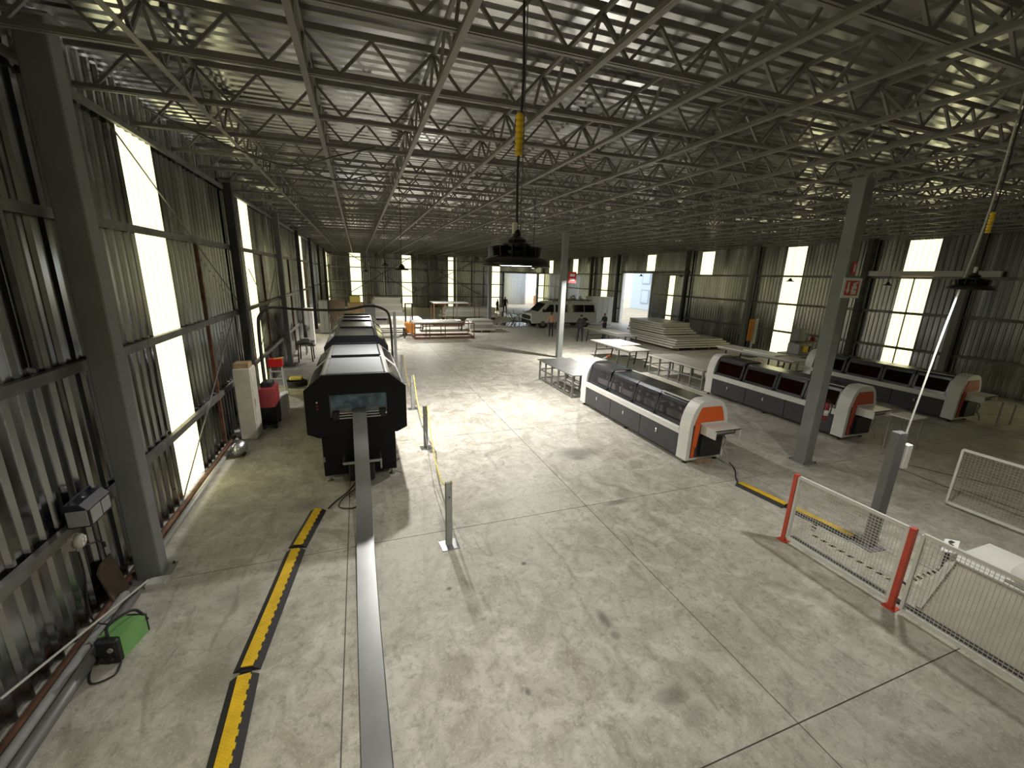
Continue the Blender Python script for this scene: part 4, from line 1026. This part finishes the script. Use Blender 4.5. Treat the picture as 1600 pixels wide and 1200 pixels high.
# ------------------------------------------------------------------ things along the left wall
for i, (x0, y0, x1, y1, r, z, m, lb) in enumerate(((-2.965, 3.0, -2.965, 10.9, .035, .04, 'rust', 'rusty pipe lying closest to the left wall'), (-2.87, 2.8, -2.875, 5.55, .048, .05, 'dusty_grey', 'grey pipe lying second from the left wall'),
        (-2.745, 2.7, -2.755, 5.5, .055, .057, 'table_frame', 'thick grey pipe lying furthest from the left wall'), (-2.845, 6.3, -2.86, 11.6, .045, .047, 'panel_face', 'pale pipe lying beyond the big left column'))):
    tag(MB().tube([(x0, y0, z), (x1, y1, z)], r, 10).build('pipe', m, None, True), lb, 'pipe', 'pipes lying along the left wall')
tag(MB().tube([(-2.97, 3.9, .42), (-2.66, 5.62, .135)], .012, 6).build('rod', 'off_white'), 'thin pale rod leaning low beside the green machine', 'rod')
tag(MB().cbox(-2.72, -2.50, 5.62, 5.78, 0, .06, .01).build('floor_block', 'off_white'), 'small pale block at the foot of the big left column', 'block')
t = thing('leaning_board', 'brown board leaning on the left wall beside the big column', 'board', (-3.03, 5.58, 0))
MB().add([(.10, -.16, 0), (.10, .16, 0), (.0, .15, .52), (.0, -.06, .52), (.0, -.15, .45), (.12, -.16, 0), (.12, .16, 0), (.02, .15, .52), (.02, -.06, .52), (.02, -.15, .45)], [(4,3,2,1,0), (5,6,7,8,9), (0,1,6,5), (1,2,7,6), (2,3,8,7), (3,4,9,8), (4,0,5,9)]).build('plank', 'dark_wood', t)
# dark case with two grey panels resting on the girt
t = thing('charger_case', 'dark case with two grey panels mounted on the left wall girt', 'case', (-2.965, 5.08, 1.25)); t.scale = (.78, .82, .72)
MB().prism([(0, 0), (.25, 0), (.25, .26), (.17, .36), (0, .36)], 'y', 0, .5).build('case', 'navy_case', t)
MB().cbox(.25, .262, .03, .25, .03, .25, .004).build('panel', 'dusty_grey', t); MB().cbox(.25, .262, .27, .46, .04, .24, .004).build('panel', 'dusty_grey', t)
MB().cbox(.02, .24, -.016, 0, .03, .27, .004).build('side_panel', 'dusty_grey', t)
MB().tube(spline([(.06, .02, .36), (.08, .06, .42), (.08, .40, .43), (.06, .48, .36)], 6), .016, 6).build('handle', 'navy_case', t)
MB().lathe([(.07, 0), (.07, .03), (.045, .05)], 14, (.12, .5, .16), 'y').build('side_knob', 'dusty_grey', t); MB().box(.10, .14, .2, .24, .36, .37).build('latch', 'chrome', t)
t = thing('socket_cluster', 'round grey socket cluster with white sockets below the dark case', 'socket', (-2.93, 5.10, 1.0))
MB().lathe([(.075, 0), (.08, .03), (.06, .055)], 18, (0, 0, .09), 'x').build('box', 'beige', t, True)
MB().box(-.10, .0, -.06, .06, .02, .16).build('back_plate', 'beige', t)
for a, b in ((-.02, .07), (.025, .085), (-.015, .115), (.03, .12)): MB().cbox(.055, .064, a-.015, a+.015, b-.013, b+.013, .003).build('socket', 'sign_white', t)
c1 = MB().tube(spline([(.03, .03, .02), (.06, .12, -.02), (.05, .22, -.06), (.06, .28, -.12)], 6), .009, 6).build('lead', 'black_plastic', t); MB().tube([(.06, .28, -.12), (.06, .29, -.18)], .017, 8).build('plug', 'black_plastic', c1)
MB().tube(spline([(.02, -.05, .0), (.05, -.10, -.25), (.06, -.18, -.55), (.10, -.22, -.75), (.24, -.20, -.85)], 6), .009, 6).build('lead', 'black_plastic', t)
t = thing('welder', 'green and black welding machine with shoulder strap on the floor by the pipes', 'machine', (-2.545, 4.70, 0), R_(-14))
MB().prism([(-.13, .0), (.20, .0), (.20, .20), (.14, .27), (-.13, .27)], 'x', -.10, .10).build('body', 'green', t)
fr = MB().cbox(-.105, .105, -.20, -.125, .005, .27, .02).build('front', 'black_plastic', t)
MB().lathe([(.025, 0), (.025, -.015)], 12, (.05, -.2, .17), 'y').build('dial', 'dusty_grey', fr)
for x in (-.05, .05): MB().lathe([(.018, 0), (.018, -.02)], 10, (x, -.2, .06), 'y').build('terminal', 'dark_steel', fr)
MB().cbox(-.102, .102, .195, .23, .005, .22, .01).build('back', 'black_plastic', t)
MB().tube(spline([(0, -.14, .27), (-.02, -.10, .36), (.02, .05, .37), (.04, .18, .30), (.11, .21, .15)], 6), .014, 6).build('strap', 'rubber', t)
MB().tube(spline([(-.11, -.1, .1), (-.11, -.26, .02), (.02, -.42, .012), (.16, -.34, .012), (.12, -.2, .02)], 6), .009, 6).build('lead', 'rubber', t)
# metal pail
t = thing('pail', 'round shiny metal pail tipped over beside the pale pipe', 'pail', (-2.63, 9.75, .16))
MB().lathe([(.12, -.14), (.15, .14), (.155, .15), (.135, .14), (.11, -.10)], 20, (0, 0, 0), 'y').build('bucket', 'steel', t, True); MB().tube(spline([(-.15, .14, 0), (-.1, .2, .12), (.1, .2, .12), (.15, .14, 0)], 5), .006, 6).build('bail', 'dark_steel', t)
MB().box(-.12, .12, -.1, .1, -.16, -.12).build('chock', 'dark_wood', t)
t = thing('tall_cabinet', 'tall narrow beige cabinet with a wooden block on top by the left wall', 'cabinet', (-2.76, 10.62, 0))
MB().cbox(0, .34, 0, .5, .06, 1.72, .012).build('body', 'beige', t); MB().box(.03, .31, .03, .47, 0, .06).build('plinth', 'dusty_grey', t); MB().box(.34, .352, .02, .48, .1, 1.68).build('door', 'beige', t)
MB().box(.352, .365, .06, .09, .8, 1.0).build('handle', 'steel', t)
tag(MB().cbox(-2.75, -2.44, 10.68, 11.0, 1.722, 1.84, .012).build('wood_block', 'wood'), 'wooden block lying on the tall beige cabinet', 'wood block')
t = thing('tool_chest', 'red drawer tool chest on a black wheeled cart by the left wall', 'tool chest', (-2.48, 11.3, 0))
MB().cbox(0, .36, 0, .66, .12, .58, .012).build('cart', 'black_paint', t); ch = MB().cbox(0, .36, 0, .66, .58, 1.06, .012).build('chest', 'dark_red', t)
for k in range(4):
    for j in range(2):
        d = MB().box(.36, .37, .03+j*.31, .32+j*.31, .61+k*.105, .70+k*.105).build('drawer', 'dark_red', ch); MB().box(.37, .38, .10+j*.31, .25+j*.31, .67+k*.105, .685+k*.105).build('pull', 'steel', d) if False else None
for x in (.05, .31):
    for y in (.06, .6): MB().lathe([(.05, -.018), (.05, .018)], 12, (x, y, .05), 'y').build('caster', 'rubber', t); MB().box(x-.015, x+.015, y-.025, y+.025, .085, .13).build('caster_fork', 'dark_steel', t)
tag(MB().cbox(-2.42, -2.18, 11.45, 11.85, 1.062, 1.18, .02).build('tool_case', 'black_plastic'), 'black case lying on the red tool chest', 'case')
tag(MB().cbox(-2.2, -2.02, 12.3, 12.7, 0, .62, .02).build('carton', 'sign_white'), 'white carton standing behind the red tool chest', 'carton')
t = thing('step_ladder', 'step ladder with a bright red top by the left wall', 'ladder', (-2.52, 14.2, 0))
for s in (-1, 1):
    MB().bar((s*.22, -.25, 0), (s*.15, 0, 1.05), .03, .06).build('rail', 'off_white', t); MB().bar((s*.22, .35, 0), (s*.15, .04, 1.05), .03, .04).build('rear_rail', 'off_white', t)
for k in range(4): MB().box(-.2+.015*k, .2-.015*k, -.24+.055*k, -.14+.055*k, .2+.22*k, .225+.22*k).build('step', 'off_white', t)
MB().cbox(-.2, .2, -.12, .14, 1.03, 1.27, .02).build('top_bucket', 'bright_red', t); MB().bar((-.02, -.1, 1.28), (.22, .05, 1.29), .05, .03).build('yellow_tool', 'pale_yellow', t)
def coil(x, y, R, r, turns, m, label, lay=True, z0=0):
    pts = [(R*(1-.12*(k % 24)/24*.5)*math.cos(2*math.pi*k/24), R*math.sin(2*math.pi*k/24), r+z0+k/24*r*1.6) for k in range(24*turns)]
    t = tag(MB().tube(pts, r, 6).build('hose_coil', m, None, True, (x, y, 0)), label, 'hose'); return t
coil(-2.2, 15.6, .32, .03, 4, 'rubber', 'coil of black hose on the floor beyond the step ladder')
tag(MB().cbox(-2.4, -2.0, 15.5, 15.75, .26, .36, .03).build('tool_bag', 'pale_yellow'), 'bright yellow bag lying on the coil of black hose', 'bag')
t = thing('work_stand', 'dark four-legged work stand between the left wall and the black machine', 'stand', (-2.35, 20.3, 0))
MB().cbox(-.35, .35, -.45, .45, .78, .84, .01).build('top', 'dark_steel', t)
for x in (-.28, .28):
    for y in (-.38, .38): MB().bar((x, y, 0), (x*.9, y*.9, .78), .05).build('leg', 'dark_steel', t)
MB().cbox(-.15, .2, -.2, .2, .84, 1.0, .03).build('vise', 'dusty_grey', t)
t = thing('hose_reel', 'grey hose reel on a stand against the left wall', 'reel', (-2.5, 21.9, 0))
MB().bar((0, -.25, 0), (0, 0, .95), .05).bar((0, .25, 0), (0, 0, .95), .05).build('frame', 'dusty_grey', t)
for r in (.30, .36, .42): MB().tube([(.06+(.42-r)*.3, r*math.cos(2*math.pi*k/20), .95+r*math.sin(2*math.pi*k/20)) for k in range(21)], .035, 6).build('hose_loop', 'rubber', t, True)
MB().lathe([(.2, -.06), (.2, .12)], 16, (0, 0, .95), 'x').build('drum', 'cabinet_grey', t)
for (x, y, w, d, h, m, lb) in ((-2.75, 24.2, .42, .5, 2.0, 'off_white', 'tall pale cabinet beyond the hose reel on the left'), (-2.4, 28.9, .5, .6, 2.1, 'cabinet_grey', 'tall grey cabinet at the rear of the black machine'), (-1.8, 29.2, .9, .6, 2.1, 'dark_wood', 'tall brown cupboard at the rear of the black machine')):
    t = thing('cupboard', lb, 'cabinet', (x, y, 0)); MB().cbox(0, w, 0, d, .08, h, .015).build('body', m, t); MB().box(.02, w-.02, .03, d, 0, .08).build('plinth', 'dark_steel', t)
    for k in range(2): dd = MB().box(.02+k*w/2, w/2-.01+k*w/2, -.018, 0, .12, h-.05).build('door', m, t); MB().box(w/2-.03+k*.04, w/2-.015+k*.04, -.035, -.018, h*.45, h*.55).build('handle', 'chrome', dd)

# ------------------------------------------------------------------ racks and stacks at the far left
def rack(x0, x1, y0, y1, h, label, tray, m='rust', base=True):
    t = thing('steel_rack', label, 'rack', (x0, y0, 0)); w, d = x1-x0, y1-y0
    for y in (0, d): MB().bar((0, y, .08), (w, y, .08), .06, .14).build('base_rail', m, t)
    for x in (0, w): MB().bar((x, 0, .08), (x, d, .08), .06, .14).build('base_rail', m, t)
    for x in (0, w*.24, w*.5, w):
        for y in (0, d): MB().bar((x, y, .1), (x, y, h), .045).build('upright', m, t)
    for y in (0, d): MB().bar((0, y, h-.03), (w, y, h-.03), .05, .06).build('top_rail', m, t)
    MB().box(-.1, w*.75, -.05, d+.05, h, h+.06).build('tray', tray, t)
    return t
rack(3.1, 6.8, 25.8, 27.3, .98, 'low rust-red rack with thin posts, nearest of the far racks', 'panel_face')
rack(5.4, 9.0, 32.6, 34.0, 1.75, 'taller rust-red rack behind the low one', 'off_white')
def stack(x0, x1, y0, y1, n, label, z0=.12, th=.11, base='wood', m='panel_edge', gap=.03):
    for k, x in enumerate((x0+.2, (x0+x1)/2, x1-.2)):
        tag(MB().box(x-.06, x+.06, y0, y1, 0, z0).build('bearer', base), '%s bearer under the %s' % (('left', 'middle', 'right')[k], label), 'wood beam')
    z = z0+.002; nm = ['lowest', 'second', 'third', 'fourth', 'fifth', 'sixth', 'seventh', 'eighth', 'ninth', 'tenth', 'eleventh', 'twelfth']
    r = random.Random(n*7+int(x0*3))
    for k in range(n):
        e = r.uniform(-.12, .12); t = thing('sheet_pack', '%s pack from the floor in the %s' % (nm[k], label), 'sheet pack', ((x0+x1)/2+e, (y0+y1)/2, z), 0, 'packs of the '+label)
        w, d = (x1-x0)/2*(1-.03*k), (y1-y0)/2; MB().box(-w, w, -d, d, 0, th).build('sheets', m if k % 3 else 'sign_white', t); MB().box(-w-.005, w+.005, -d*.5-.03, -d*.5+.03, .001, th+.001).build('strap', 'dark_steel', t)
        z += th+.003
stack(.7, 3.6, 37.0, 39.0, 10, 'tall white stack near the first bright far strip', .15, .17)
stack(6.8, 11.8, 36.5, 38.2, 5, 'wide stack left of the third central column', .25, .17)
stack(1.9, 4.4, 31.0, 33.0, 4, 'low white stack behind the orange stacker', .12, .15)
stack(7.2, 9.0, 28.6, 30.2, 5, 'grey stack beside the third central column', .12, .14, m='panel_face')
for i, (x, y) in enumerate(((-.3, 26.2), (4.0, 29.2))):
    trestle(x, x+2.9, y, y+1.3, .72, ['pale work table just behind the black machine', 'pale work table between the two rust-red racks'][i], 'sign_white')
t = thing('pallet_stacker', 'orange pallet stacker with a dark mast among the white stacks', 'stacker', (3.05, 28.2, 0))
MB().cbox(-.32, .32, -.35, .25, .12, .78, .05).build('body', 'ext_orange', t)
for s in (-1, 1):
    MB().bar((s*.22, .32, .05), (s*.22, .32, 2.0), .07, .09).build('mast', 'dark_steel', t); MB().box(s*.2-.07, s*.2+.07, .3, 1.4, .06, .12).build('fork', 'dark_steel', t)
    MB().lathe([(.08, -.04), (.08, .04)], 12, (s*.24, -.2, .08), 'x').build('wheel', 'tyre', t)
MB().bar((-.22, .32, 1.97), (.22, .32, 1.97), .07).build('mast_head', 'dark_steel', t); MB().tube([(0, -.3, .75), (0, -.6, 1.15), (0, -.62, 1.25)], .025, 8).build('tiller', 'dark_steel', t)
t = thing('board_crates', 'brown crate with pale boards near the far left corner', 'crate', (-.9, 36.2, 0))
MB().cbox(0, 1.2, 0, 1.0, .0, 1.5, .02).build('crate', 'wood', t); MB().box(1.3, 2.1, .1, .16, .0, 1.4).build('board', 'cabinet_grey', t); MB().cbox(.2, 1.0, .2, .8, 1.5, 2.0, .05).build('sack', 'pale_yellow', t)
t = thing('shelf_rack', 'dark shelf rack in the far left corner', 'rack', (-2.7, 47.6, 0))
for x in (0, 1.8):
    for y in (0, .6): MB().bar((x, y, 0), (x, y, 4.6), .07).build('post', 'dark_steel', t)
for k in range(6): MB().box(0, 1.8, 0, .6, .4+k*.8, .44+k*.8).build('shelf', 'dark_steel', t)
